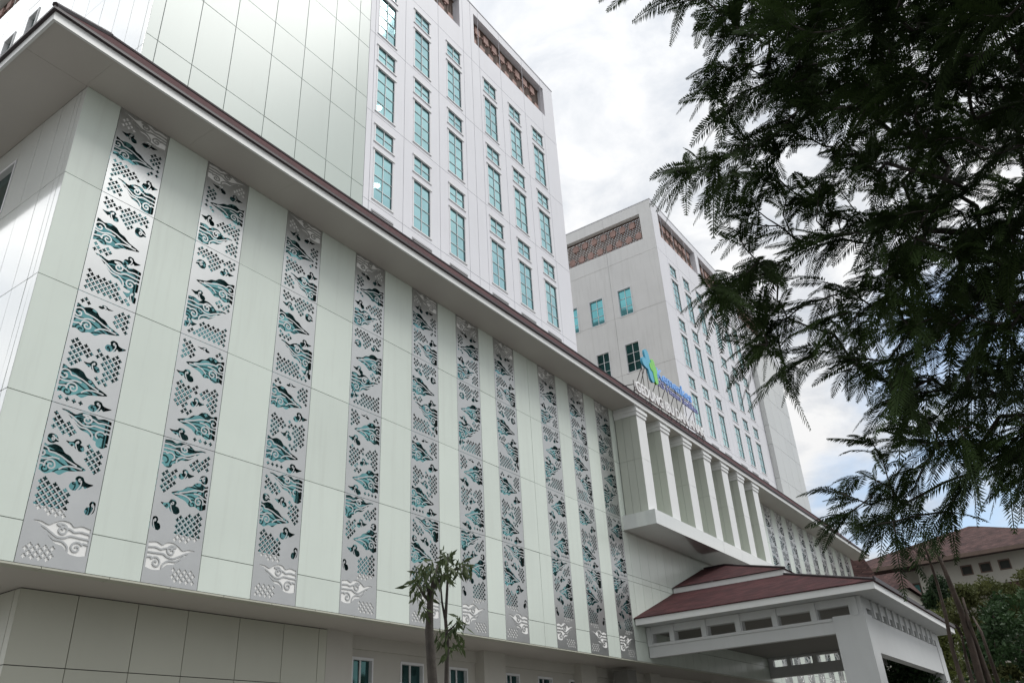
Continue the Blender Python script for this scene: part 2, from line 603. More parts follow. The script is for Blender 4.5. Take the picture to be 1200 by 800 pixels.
# left face, with one window up under the eave
lh = [(2.62, 4.6, 13.0, 14.5), (2.62, 4.6, 8.2, 9.7), (7.0, 9.0, 13.0, 14.5)]
mb = MB()
clad(mb, sm, grid([0.0, 0.19, 0.38, 0.95, 1.75, 2.6, 4.62, 5.8, 6.98, 9.02, 10.4, 11.8, 13.2, 14.6, 16.0], J), lh)
mb.build('side_cladding', M['acp_white'], pod)
mb = MB()
backing(mb, fm, XC + 0.03, XE, ZB, ZT, holes)
backing(mb, sm, 0.03, 16, ZB, ZT, lh)
reveals(mb, fm, [(x, x + SW, ZB, ZT) for x in STR], -0.03, -0.34)
mb.build('backing_wall', M['joint'], pod)
mb = MB()
mb.box(XC + 0.35, XE - 0.03, 0.36, 15.9, ZB + 0.02, ZT)
mb.face((XE, 0, ZB), (XE, 16, ZB), (XE, 16, ZT), (XE, 0, ZT))
mb.face((XC, 16, ZB), (XE, 16, ZB), (XE, 16, ZT), (XC, 16, ZT))
mb.build('rear_wall', M['acp_white'], pod)


def window(mp, u0, u1, v0, v1, parent, pane_mat, nu=2, nv=4, trim=0.10, proud=0.05, sill=True, inset=0.11, bar=0.035, name='window', fm_=None):
    """surround as the part's own mesh; pane and glazing bars are its sub-parts"""
    w = MB()
    t = trim
    mbox(w, mp, u0 - t, u0, v0 - t, v1 + t, -inset - 0.02, proud)
    mbox(w, mp, u1, u1 + t, v0 - t, v1 + t, -inset - 0.02, proud)
    mbox(w, mp, u0 - t - (0.03 if sill else -0.001), u1 + t + (0.03 if sill else -0.001), v1, v1 + t * 1.3, -inset - 0.02, proud + (0.035 if sill else 0.002))
    mbox(w, mp, u0 - t - (0.03 if sill else -0.001), u1 + t + (0.03 if sill else -0.001), v0 - t, v0, -inset - 0.02, proud + (0.025 if sill else 0.002))
    wo_ = w.build(name, fm_ or M['trim'], parent)
    g = MB()
    a, b = random.gauss(0, 0.004), random.gauss(0, 0.004)
    for i in range(nu):
        for j in range(nv):
            ta, tb = a + random.gauss(0, 0.003), b + random.gauss(0, 0.003)
            x0, x1 = u0 + (u1 - u0) * i / nu, u0 + (u1 - u0) * (i + 1) / nu
            y0, y1 = v0 + (v1 - v0) * j / nv, v0 + (v1 - v0) * (j + 1) / nv
            xc, yc = (x0 + x1) / 2, (y0 + y1) / 2
            g.face(*[mp(u, v, -inset + ta * (u - xc) + tb * (v - yc)) for u, v in ((x0, y0), (x1, y0), (x1, y1), (x0, y1))])
    g.build('pane', pane_mat, wo_)
    bm_ = MB()
    for i in range(1, nu):
        x = u0 + (u1 - u0) * i / nu
        mbox(bm_, mp, x - bar / 2, x + bar / 2, v0, v1, -inset + 0.004, -inset + 0.034)
    for j in range(1, nv):
        y = v0 + (v1 - v0) * j / nv
        mbox(bm_, mp, u0, u1, y - bar * 0.35, y + bar * 0.35, -inset + 0.005, -inset + 0.030)
    bm_.build('glazing_bar', M['trim'], wo_)
    return wo_


for h in lh:
    window(sm, h[0] + 0.06, h[1] - 0.06, h[2] + 0.06, h[3] - 0.06, pod, M['pane_dark'], 2, 1, trim=0.05, proud=0.01, sill=False)

# --- ground floor, set back under the overhang
GY = 1.65
gm = front_map(GY)
gxs = [0.97, 2.07, 3.33, 4.5, 5.84, 7.12, 8.23, 8.5]
mb = MB()
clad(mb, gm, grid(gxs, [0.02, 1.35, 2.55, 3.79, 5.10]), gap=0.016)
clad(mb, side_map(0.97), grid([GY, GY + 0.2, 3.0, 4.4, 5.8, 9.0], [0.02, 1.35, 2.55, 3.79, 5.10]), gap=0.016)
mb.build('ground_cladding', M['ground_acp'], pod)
wins = [(9.74, 10.50), (11.62, 12.56), (13.76, 14.61), (16.66, 17.40), (18.54, 19.42), (20.59, 21.4)]
gh = [(a, b, 2.9, 4.56) for a, b in wins]
gy2 = front_map(2.0)
mb = MB()
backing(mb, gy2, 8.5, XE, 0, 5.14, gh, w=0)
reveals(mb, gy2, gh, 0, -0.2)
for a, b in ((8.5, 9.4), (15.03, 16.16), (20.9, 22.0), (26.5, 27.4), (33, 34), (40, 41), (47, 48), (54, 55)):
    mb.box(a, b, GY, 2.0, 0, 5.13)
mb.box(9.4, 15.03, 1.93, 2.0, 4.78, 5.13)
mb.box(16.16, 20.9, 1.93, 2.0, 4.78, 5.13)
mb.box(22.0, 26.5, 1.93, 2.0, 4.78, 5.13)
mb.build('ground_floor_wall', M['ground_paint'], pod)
mb = MB()
backing(mb, gm, 0.99, 8.5, 0, 5.13, w=-0.035)
backing(mb, side_map(0.97), GY + .03, 9, 0, 5.13, w=-0.035)
mb.build('joint_backing', M['joint'], pod)
for a, b in wins:
    window(gy2, a + 0.03, b - 0.03, 2.93, 4.53, pod, M['pane_ground'], 2, 2, trim=0.05, proud=0.025, sill=False, inset=0.1, bar=0.05)
# soffit of the overhang: a cladding return at the front, then painted board
mb = MB()
xs = [XC + 0.02]
while xs[-1] < XE - 1.6:
    xs.append(xs[-1] + 1.22)
xs.append(XE)
for a, b in zip(xs, xs[1:]):
    mb.box(a + 0.006, b - 0.006, 0.0, 0.24, ZB - 0.035, ZB - 0.003)
mb.build('overhang_lip', M['ground_acp'], pod)
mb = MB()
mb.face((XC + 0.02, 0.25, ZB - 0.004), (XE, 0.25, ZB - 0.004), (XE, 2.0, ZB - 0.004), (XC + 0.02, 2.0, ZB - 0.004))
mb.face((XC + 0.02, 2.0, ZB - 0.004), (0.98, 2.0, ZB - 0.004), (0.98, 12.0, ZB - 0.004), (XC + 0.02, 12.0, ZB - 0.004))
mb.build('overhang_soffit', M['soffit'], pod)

# --- cut-out strips: cloud motifs and plus lattices cut right through steel plate


def catmull(P, closed=True, k=6):
    P = [np.array(p, float) for p in P]
    n = len(P)
    out = []
    for i in range(n if closed else n - 1):
        p0, p1, p2, p3 = (P[(i - 1) % n], P[i], P[(i + 1) % n], P[(i + 2) % n]) if closed else (P[max(i - 1, 0)], P[i], P[i + 1], P[min(i + 2, n - 1)])
        for t in np.arange(k) / k:
            out.append(0.5 * ((2 * p1) + (p2 - p0) * t + (2 * p0 - 5 * p1 + 4 * p2 - p3) * t * t + (3 * p1 - p0 - 3 * p2 + p3) * t ** 3))
    if not closed:
        out.append(P[-1])
    return np.array(out)


def spiral(c, r0, r1, a0, turns, n=18):
    t = np.linspace(0, 1, n)
    return [(c[0] + (r0 + (r1 - r0) * s) * math.cos(a0 + turns * 2 * math.pi * s) * 0.55, c[1] + (r0 + (r1 - r0) * s) * math.sin(a0 + turns * 2 * math.pi * s)) for s in t]


CLOUD = [(0, .86), (.12, .87), (.25, .80), (.33, .90), (.45, 1.0), (.58, .98), (.66, .87), (.78, .94), (.9, .9), (1, .86), (1.0, .5), (1, .12), (.92, .05), (.8, .0), (.66, .03), (.59, .12), (.52, .24), (.4, .28), (.3, .42), (.2, .6), (.1, .76)]
CLOUD_S = [spiral((.47, .72), .03, .20, 0.5, 1.3) + [(.6, .78), (.68, .72), (.8, .76), (1.05, .70)],
           spiral((.75, .25), .03, .20, 2.5, -1.3) + [(.85, .42), (.94, .40), (1.05, .42)],
           [(.06, .80), (.2, .70), (.31, .58), (.42, .48), (.54, .50), (.62, .58), (.78, .57), (1.05, .56)],
           [(.22, .60), (.36, .40), (.5, .38), (.6, .25), (.62, .1)]]
CLOUD2 = [(0, .40), (.1, .50), (.22, .58), (.32, .74), (.42, .80), (.5, .95), (.62, 1.0), (.74, .92), (.84, .99), (1, .96), (1.0, .5), (1, .12), (.92, .0), (.8, .08), (.68, .0), (.55, .10), (.44, .06), (.32, .22), (.16, .30)]
CLOUD2_S = [spiral((.80, .66), .03, .22, 1.0, 1.3) + [(.6, .72), (.46, .66), (.34, .56), (.18, .47)],
            spiral((.62, .30), .03, .20, 2.2, -1.4) + [(.76, .30), (.88, .24), (1.05, .26)],
            [(.08, .40), (.24, .42), (.38, .36), (.46, .24)],
            [(.5, .56), (.62, .56), (.74, .46), (.88, .46), (1.05, .48)]]
BIRD = [(0, .2), (.08, .5), (.24, .58), (.2, .8), (.32, 1), (.52, .95), (.6, .74), (.76, .64), (1, .62), (.82, .42), (.66, .26), (.56, .40), (.5, .2), (.34, .04), (.14, 0)]
BIRD_S = [spiral((.40, .76), .02, .14, 0.2, 0.9) + [(.48, .5), (.42, .25), (.3, -.05)]]
CURL = [(.05, .5), (.12, .85), (.4, 1), (.75, .9), (.95, .6), (1, .3), (.8, .25), (.62, .05), (.35, .0), (.12, .15)]
CURL_S = [spiral((.5, .5), .04, .3, 0.6, 1.2) + [(.9, .5), (1.1, .45)]]


def seg_dist(X, Y, P, closed):
    d2 = np.full(X.shape, 1e9)
    inside = np.zeros(X.shape, bool)
    n = len(P)
    for i in range(n if closed else n - 1):
        a, b = P[i], P[(i + 1) % n]
        e = b - a
        L2 = e @ e + 1e-12
        t = np.clip(((X - a[0]) * e[0] + (Y - a[1]) * e[1]) / L2, 0, 1)
        d2 = np.minimum(d2, (X - a[0] - t * e[0]) ** 2 + (Y - a[1] - t * e[1]) ** 2)
        if closed:
            c = ((a[1] > Y) != (b[1] > Y))
            with np.errstate(divide='ignore', invalid='ignore'):
                xi = a[0] + (Y - a[1]) * e[0] / (e[1] if abs(e[1]) > 1e-12 else 1e-12)
            inside ^= c & (X < xi)
    d = np.sqrt(d2)
    return np.where(inside, -d, d) if closed else d


def contours(F, h):
    """marching squares at 0; closed loops of points (F padded positive)."""
    ny, nx = F.shape
    segs = {}
    S = F < 0
    idx = np.argwhere(S[:-1, :-1].astype(int) + S[1:, :-1] + S[:-1, 1:] + S[1:, 1:] % 4 != 0)

    def cut(p, q):
        a, b = F[p], F[q]
        t = a / (a - b)
        return ((p[1] + (q[1] - p[1]) * t) * h, (p[0] + (q[0] - p[0]) * t) * h)
    E = {}
    for j, i in idx:
        c = [(j, i), (j, i + 1), (j + 1, i + 1), (j + 1, i)]
        s = [bool(S[k]) for k in c]
        if all(s) or not any(s):
            continue
        cr_ = []
        for k in range(4):
            if s[k] != s[(k + 1) % 4]:
                cr_.append((k, s[k]))
        key = lambda k: tuple(sorted((c[k], c[(k + 1) % 4])))
        outs = [k for k, inn in cr_ if inn]
        ins = [k for k, inn in cr_ if not inn]
        for k in outs:
            q = min(ins, key=lambda m: (m - k) % 4 if len(ins) > 1 else 0)
            ins_left = q
            E[key(k)] = key(q)
            ins = [m for m in ins if m != q] or ins
    loops = []
    seen = set()
    for st in list(E):
        if st in seen:
            continue
        lp = []
        k = st
        while k in E and k not in seen:
            seen.add(k)
            lp.append(cut(*k))
            k = E[k]
        if len(lp) > 5:
            loops.append(lp)
    return loops


def simplify(P, eps):
    P = np.array(P)
    n = len(P)
    keep = np.zeros(n, bool)
    far = int(np.argmax(((P - P[0]) ** 2).sum(1)))
    keep[[0, far]] = True
    Q = np.vstack([P, P[:1]])
    stack = [(0, far), (far, n)]
    while stack:
        a, b = stack.pop()
        if b - a < 2:
            continue
        e = Q[b] - Q[a]
        l = np.hypot(*e) + 1e-12
        d = np.abs((Q[a + 1:b, 0] - Q[a, 0]) * e[1] - (Q[a + 1:b, 1] - Q[a, 1]) * e[0]) / l
        k = int(np.argmax(d))
        if d[k] > eps:
            keep[a + 1 + k] = True
            stack += [(a, a + 1 + k), (a + 1 + k, b)]
    return P[keep]


def plus_poly(cx, cy, r):
    k, w = r, r * 0.36
    pts = [(k * .8, -w), (k, 0), (k * .8, w), (w, w), (w, k * .8), (0, k), (-w, k * .8), (-w, w), (-k * .8, w), (-k, 0), (-k * .8, -w), (-w, -w), (-w, -k * .8), (0, -k), (w, -k * .8), (w, -w)]
    return [(cx + a, cy + b) for a, b in pts]


def plate(W, H, motifs, pluses, mirror, top=0.0):
    """one steel plate (local x, y) with holes; returns list of loops"""
    m = 0.045
    h = 0.0055
    nx, ny = int(W / h) + 1, int(H / h) + 1
    X, Y = np.meshgrid(np.arange(nx) * h, np.arange(ny) * h)
    F = np.full(X.shape, 1.0)
    boxes = []
    for kind, x0, y0, w, hh, flip in motifs:
        out, st, sw = {'c': (CLOUD, CLOUD_S, .031), 'd': (CLOUD2, CLOUD2_S, .029), 'b': (BIRD, BIRD_S, .022), 's': (CURL, CURL_S, .022)}[kind]
        tr = lambda P: np.array([(x0 + (w * (1 - p[0]) if flip else w * p[0]), y0 + hh * p[1]) for p in P])
        f = seg_dist(X, Y, tr(catmull(out)), True)
        for s in st:
            f = np.maximum(f, sw / 2 - seg_dist(X, Y, tr(catmull(s, False, 3)), False))
        f = np.maximum(f, np.maximum(m - X, X - (W - m)))
        f = np.maximum(f, np.maximum(m * .6 - Y, Y - (H - m * .6)))
        F = np.minimum(F, f)
        boxes.append((x0, x0 + w, y0, y0 + hh))
    loops = [simplify(l, 0.002) for l in contours(F, h)]
    loops = [l for l in loops if len(l) >= 4]
    r, st = 0.046, 0.128
    spots = set()
    for (u0, u1, v0, v1, slope) in pluses:        # patches of one diagonal lattice with slanting edges
        for j in range(int(H / st * 2) + 2):
            for i in range(-1, int(W / st) + 2):
                cx, cy = (i + 0.5 * (j % 2)) * st, j * st * 0.5
                if not (u0 <= cx <= u1 and v0 <= cy - slope * (cx - u0) <= v1):
                    continue
                if cx - r < m or cx + r > W - m or cy - r < 0.03 or cy + r > H - 0.03:
                    continue
                ii, jj = int(cx / h), int(cy / h)
                if F[max(jj - 10, 0):jj + 11, max(ii - 10, 0):ii + 11].min() < 0.012:
                    continue
                spots.add((round(cx, 4), round(cy, 4)))
    for cx, cy in sorted(spots):
        loops.append(np.array(plus_poly(cx, cy, r)))
    if mirror:
        loops = [np.array([(W - p[0], p[1]) for p in l]) for l in loops]
    return loops


def plate_mesh(W, H, loops, t=0.008):
    """triangulate the plate round its holes; front, back coloured dark as cavity shade, and cut edges"""
    P, Fs = [], []
    for lp in [[(0.006, 0.006), (W - 0.006, 0.006), (W - 0.006, H - 0.006), (0.006, H - 0.006)]] + [list(map(tuple, l)) for l in loops]:
        if sum(lp[k - 1][0] * lp[k][1] - lp[k][0] * lp[k - 1][1] for k in range(len(lp))) < 0:
            lp = lp[::-1]
        Fs.append(list(range(len(P), len(P) + len(lp))))
        P += [Vector((float(a), float(b))) for a, b in lp]
    vo, eo, fo, _, _, of = delaunay_2d_cdt(P, [], Fs, 0, 1e-5)
    keep = [tuple(f) for f, o in zip(fo, of) if list(o) == [0]]
    cents = [(sum(vo[k].x for k in f) / len(f), sum(vo[k].y for k in f) / len(f)) for f in fo]
    if len(keep) < 40:
        keep = [tuple(f) for f, c in zip(fo, cents) if not any(min(l[:, 0]) < c[0] < max(l[:, 0]) and min(l[:, 1]) < c[1] < max(l[:, 1]) and inside_poly([tuple(q) for q in l], *c) for l in map(np.array, loops))]
    n = len(vo)
    v = [(p.x, p.y, t / 2) for p in vo] + [(p.x, p.y, -t / 2) for p in vo]
    f = list(keep) + [tuple(k + n for k in reversed(q)) for q in keep]
    mi = [0] * len(keep) + [1] * len(keep)
    cnt = {}
    for q in keep:
        for k in range(len(q)):
            a, b = q[k], q[(k + 1) % len(q)]
            if (b, a) in cnt:
                del cnt[(b, a)]
            else:
                cnt[(a, b)] = 1
    for a, b in cnt:
        f.append((b, a, a + n, b + n))
        mi.append(0)
    return np.array(v), f, mi


SEG = [(ZB, 7.99), (7.99, 10.36), (10.36, 12.775), (12.775, ZT)]
DES = [
    ([('c', 0.16, 0.26, 1.08, 0.56, 0), ('b', .98, 1.0, .34, .26, 0), ('b', .62, 1.38, .44, .28, 0), ('d', -0.16, 1.56, 1.02, 0.56, 1), ('s', .06, 2.12, .22, .18, 0), ('b', .40, 2.10, .36, .22, 1), ('s', .92, 2.26, .28, .2, 0), ('c', 0.20, 2.36, 1.06, 0.51, 0)],
     [(.06, .62, .05, .36, 0), (.06, .66, 1.0, 1.56, -.35), (.72, 1.2, 1.66, 2.22, .35), (.06, .62, 2.34, 2.7, -.3), (.06, .5, 2.66, 2.86, 0)]),
    ([('b', .66, .04, .46, .24, 0), ('d', -0.10, 0.20, 1.08, 0.58, 1), ('b', .40, .82, .34, .22, 1), ('b', .74, 1.34, .44, .26, 0), ('d', -0.10, 1.52, 1.08, 0.58, 1), ('b', .45, 2.16, .32, .1, 0)],
     [(.06, .7, .03, .26, 0), (.62, 1.2, .62, 1.34, .3), (.06, .9, .84, 1.42, -.4), (.80, 1.2, 1.75, 2.34, .2), (.06, .3, 2.1, 2.34, 0)]),
    ([('c', 0.16, 0.44, 1.10, 0.58, 0), ('b', .86, .2, .34, .26, 1), ('b', .75, 1.0, .38, .22, 0), ('d', -0.10, 1.20, 1.14, 0.56, 1), ('b', .1, 1.86, .38, .22, 1), ('s', .84, 1.78, .28, .22, 0)],
     [(.06, 1.2, .03, .52, -.1), (.06, .5, 1.0, 1.26, 0), (.62, 1.2, 1.8, 2.38, .3), (.06, .75, 2.1, 2.38, -.25)]),
    ([('c', 0.26, 0.03, 0.98, 0.56, 0), ('b', .8, .60, .38, .26, 0), ('d', -0.12, 1.00, 1.12, 0.53, 1), ('b', .12, 1.60, .38, .22, 1), ('b', .62, 1.66, .38, .2, 0), ('c', 0.08, 1.87, 1.14, 0.46, 0)],
     [(.06, .42, .05, .42, 0), (.06, .80, .5, 1.0, -.3), (.86, 1.2, 1.0, 1.6, .2), (.06, .5, 1.9, 2.28, 0)]),
]
strip_meshes = []
for mirror in (False, True):
    V, Fc, Mi = [], [], []
    for (z0, z1), (mo, pl) in zip(SEG, DES):
        H = z1 - z0
        v, f, mi = plate_mesh(SW, H, plate(SW, H, mo, pl, mirror))
        i = sum(len(q) for q in V)
        V.append(np.stack([v[:, 0], 0.006 - v[:, 2], v[:, 1] + z0], 1))
        Fc += [tuple(i + k for k in g) for g in f]
        Mi += mi
    me = bpy.data.meshes.new('perforated_panel')
    me.from_pydata(np.concatenate(V).tolist(), [], Fc)
    me.update()
    me.materials.append(M['steel'])
    me.materials.append(M['joint'])  # back faces coloured dark, deepening the shade of the cavity
    me.polygons.foreach_set('material_index', Mi)
    strip_meshes.append(me)
g = MB()
for k in range(8):
    z0 = 6.1 + k * (14.62 - 6.1) / 8
    g.box(0.03, SW - 0.03, 0.108 + 0.002 * (k % 2), 0.13, z0, z0 + (14.62 - 6.1) / 8 - 0.03)
glass_me = g.build('glass', M['glass_strip'], None)
g = MB()
g.box(0.01, SW - 0.01, 0.016, 0.05, ZB + 0.01, 6.12)
board_me = g.build('backing_board', M['board'], None)
g = MB()
g.box(0.01, SW - 0.01, 0.016, 0.05, 14.60, ZT - 0.005)
board2_me = g.build('backing_board', M['board'], None)
for i, x in enumerate(STR):
    s = bpy.data.objects.new('perforated_panel', strip_meshes[(i % 2) if i < 10 else ((i + 1) % 2)])
    COL.objects.link(s)
    s.parent = pod
    s.location = (x, 0, 0)
    for src in (glass_me, board_me, board2_me):
        c = src if i == 0 else src.copy()
        if i:
            COL.objects.link(c)
        c.parent = s

# --- eave and mansard roof
EX0, EX1, EY = -2.15, XE + 1.3, -1.15
mb = MB()
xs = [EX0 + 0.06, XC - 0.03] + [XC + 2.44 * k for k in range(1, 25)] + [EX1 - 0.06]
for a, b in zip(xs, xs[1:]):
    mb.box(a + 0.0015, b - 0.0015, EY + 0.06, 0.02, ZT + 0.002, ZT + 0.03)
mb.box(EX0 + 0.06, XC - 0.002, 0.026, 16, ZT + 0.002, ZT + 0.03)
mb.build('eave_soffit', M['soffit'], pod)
mb = MB()
mb.box(EX0, EX1, EY, EY + 0.055, ZT - 0.035, ZT + 0.17)
mb.box(EX0, EX0 + 0.055, EY + 0.056, 16, ZT - 0.035, ZT + 0.17)
mb.build('fascia', M['fascia'], pod)
mb = MB()
mb.box(EX0 - 0.07, EX1, EY - 0.07, EY + 0.3, ZT + 0.172, ZT + 0.235)
mb.box(EX0 - 0.07, EX0 + 0.3, EY + 0.301, 16, ZT + 0.172, ZT + 0.235)
mb.build('gutter', M['gutter'], pod)
zr0, zr1, D = ZT + 0.24, 17.56, 1.85
mb = MB()
mb.face((EX0 - 0.05, EY - 0.05, zr0), (EX1, EY - 0.05, zr0), (EX1 - D, EY + D, zr1), (EX0 + D, EY + D, zr1))
mb.face((EX0 - 0.05, 16, zr0), (EX0 - 0.05, EY - 0.05, zr0), (EX0 + D, EY + D, zr1), (EX0 + D, 16, zr1))
mb.face((EX1, EY - 0.05, zr0), (EX1, 16, zr0), (EX1 - D, 16, zr1), (EX1 - D, EY + D, zr1))
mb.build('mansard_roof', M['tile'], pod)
mb = MB()
mb.face((EX0 + D, EY + D, zr1 - .01), (EX1 - D, EY + D, zr1 - .01), (EX1 - D, 16, zr1 - .01), (EX0 + D, 16, zr1 - .01))
mb.build('flat_roof', M['ground_paint'], pod)
mb = MB()
mb.tube([(EX0 - 0.06, EY - 0.06, zr0 + .02), (EX0 + D, EY + D, zr1 + .04)], [0.06, 0.06], 6)
mb.tube([(EX0 + D, EY + D, zr1 + .02), (EX1 - D, EY + D, zr1 + .02)], [0.05, 0.05], 6)
mb.build('ridge_cap', M['gutter'], pod)

# --- balcony slab and its seven columns
mb = MB()
SX0, SX1, SY = 22.28, 38.55, -1.45
bx = [SX0] + [SX0 + 2.3 * k for k in range(1, 7)] + [SX1]
bm2 = front_map(SY)
clad(mb, bm2, grid(bx, [9.93, 10.5]), gap=0.012)
mb.box(SX0, SX1, SY + 0.03, -0.02, 10.49, 10.50)
clad(mb, side_map(SX0), [(SY, 0, 9.93, 10.5)], gap=0.004)
mb.box(SX1 - 0.02, SX1, SY, 0, 9.93, 10.5)
mb.box(SX0 + 0.005, SX1, SY + 0.002, -0.02, 9.935, 9.95)
mb.build('balcony_slab', M['acp_white'], pod)
CX = [22.6, 24.88, 27.25, 29.6, 31.85, 34.05, 36.25]
first = None
for i, x in enumerate(CX):
    if first is None:
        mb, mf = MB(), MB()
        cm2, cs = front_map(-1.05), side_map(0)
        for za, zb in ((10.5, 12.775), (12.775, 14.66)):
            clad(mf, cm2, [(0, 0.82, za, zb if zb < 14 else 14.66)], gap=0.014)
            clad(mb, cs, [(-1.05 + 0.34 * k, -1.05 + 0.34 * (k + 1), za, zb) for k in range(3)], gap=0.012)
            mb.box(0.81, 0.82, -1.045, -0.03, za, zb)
        col0 = mb.build('column', M['acp_shaded'], pod)
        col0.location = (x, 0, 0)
        k0 = mf.build('front_plates', M['fascia'], col0)  # whiter colour than the sides, so the fronts look lit
        mb = MB()
        mb.box(0.02, 0.80, -1.02, -0.03, 10.5, 14.67)
        k1 = mb.build('core', M['joint_soft'], col0)
        mb = MB()
        mb.box(-0.05, 0.87, -1.09, -0.03, 14.66, 14.82)
        mb.box(-0.10, 0.92, -1.13, -0.03, 14.82, 14.95)
        mb.box(-0.04, 0.86, -1.06, -0.03, 14.95, ZT)
        k2 = mb.build('capital', M['fascia'], col0)
        first = col0
    else:
        c = first.copy()
        COL.objects.link(c)
        c.parent = pod
        c.location = (x, 0, 0)
        for kk in (k0, k1, k2):
            d = kk.copy()
            COL.objects.link(d)
            d.parent = c

# ------------------------------------------------------------------ towers
TY = 3.0
FL = 4.37
TALL = [(20.8 + FL * k, 23.13 + FL * k) for k in range(-1, 3)]
SMALL = [(23.6 + FL * k, 24.39 + FL * k) for k in range(-1, 3)]
WX = [10.9, 13.165, 15.49, 18.46, 20.69, 22.93]
WW = 0.98
ZTOP = 37.9


def lattice(mp, u0, u1, v0, v1, parent):
    """brown screen of slats with two staggered rows of terracotta blocks"""
    m1 = MB()
    n = max(3, round((u1 - u0) / 0.76))
    pu = (u1 - u0) / n
    top = v1 - 0.05
    H = top - v0
    for k in range(int((u1 - u0) / 0.125)):
        u = u0 + 0.06 + k * 0.125
        mbox(m1, mp, u - 0.028, u + 0.028, v0, top, -0.42, -0.37)
    for k in range(int(H / 0.14)):
        v = v0 + 0.05 + k * 0.14
        mbox(m1, mp, u0, u1, v - 0.032, v + 0.032, -0.47, -0.422)
    mbox(m1, mp, u0, u1, top, top + 0.05, -0.47, -0.34)
    n1_ = len(m1.f)
    m2 = m1
    for r in range(2):
        vc = v0 + H * (0.27 + 0.5 * r)
        for i in range(n + 1):
            uc = u0 + (i + 0.5 * (1 - r)) * pu
            if uc - 0.2 < u0 or uc + 0.2 > u1:
                continue
            mbox(m2, mp, uc - 0.21, uc + 0.21, vc - 0.24, vc + 0.24, -0.36, -0.28)
            mbox(m2, mp, uc - 0.05, uc + 0.05, vc - 0.36, vc + 0.36, -0.365, -0.32)
            mbox(m2, mp, uc - 0.33, uc + 0.33, vc - 0.05, vc + 0.05, -0.364, -0.33)
    o = m1.build('lattice_screen', M['brown'], parent)
    o.data.materials.append(M['terracotta'])
    for p in list(o.data.polygons)[n1_:]:
        p.material_index = 1


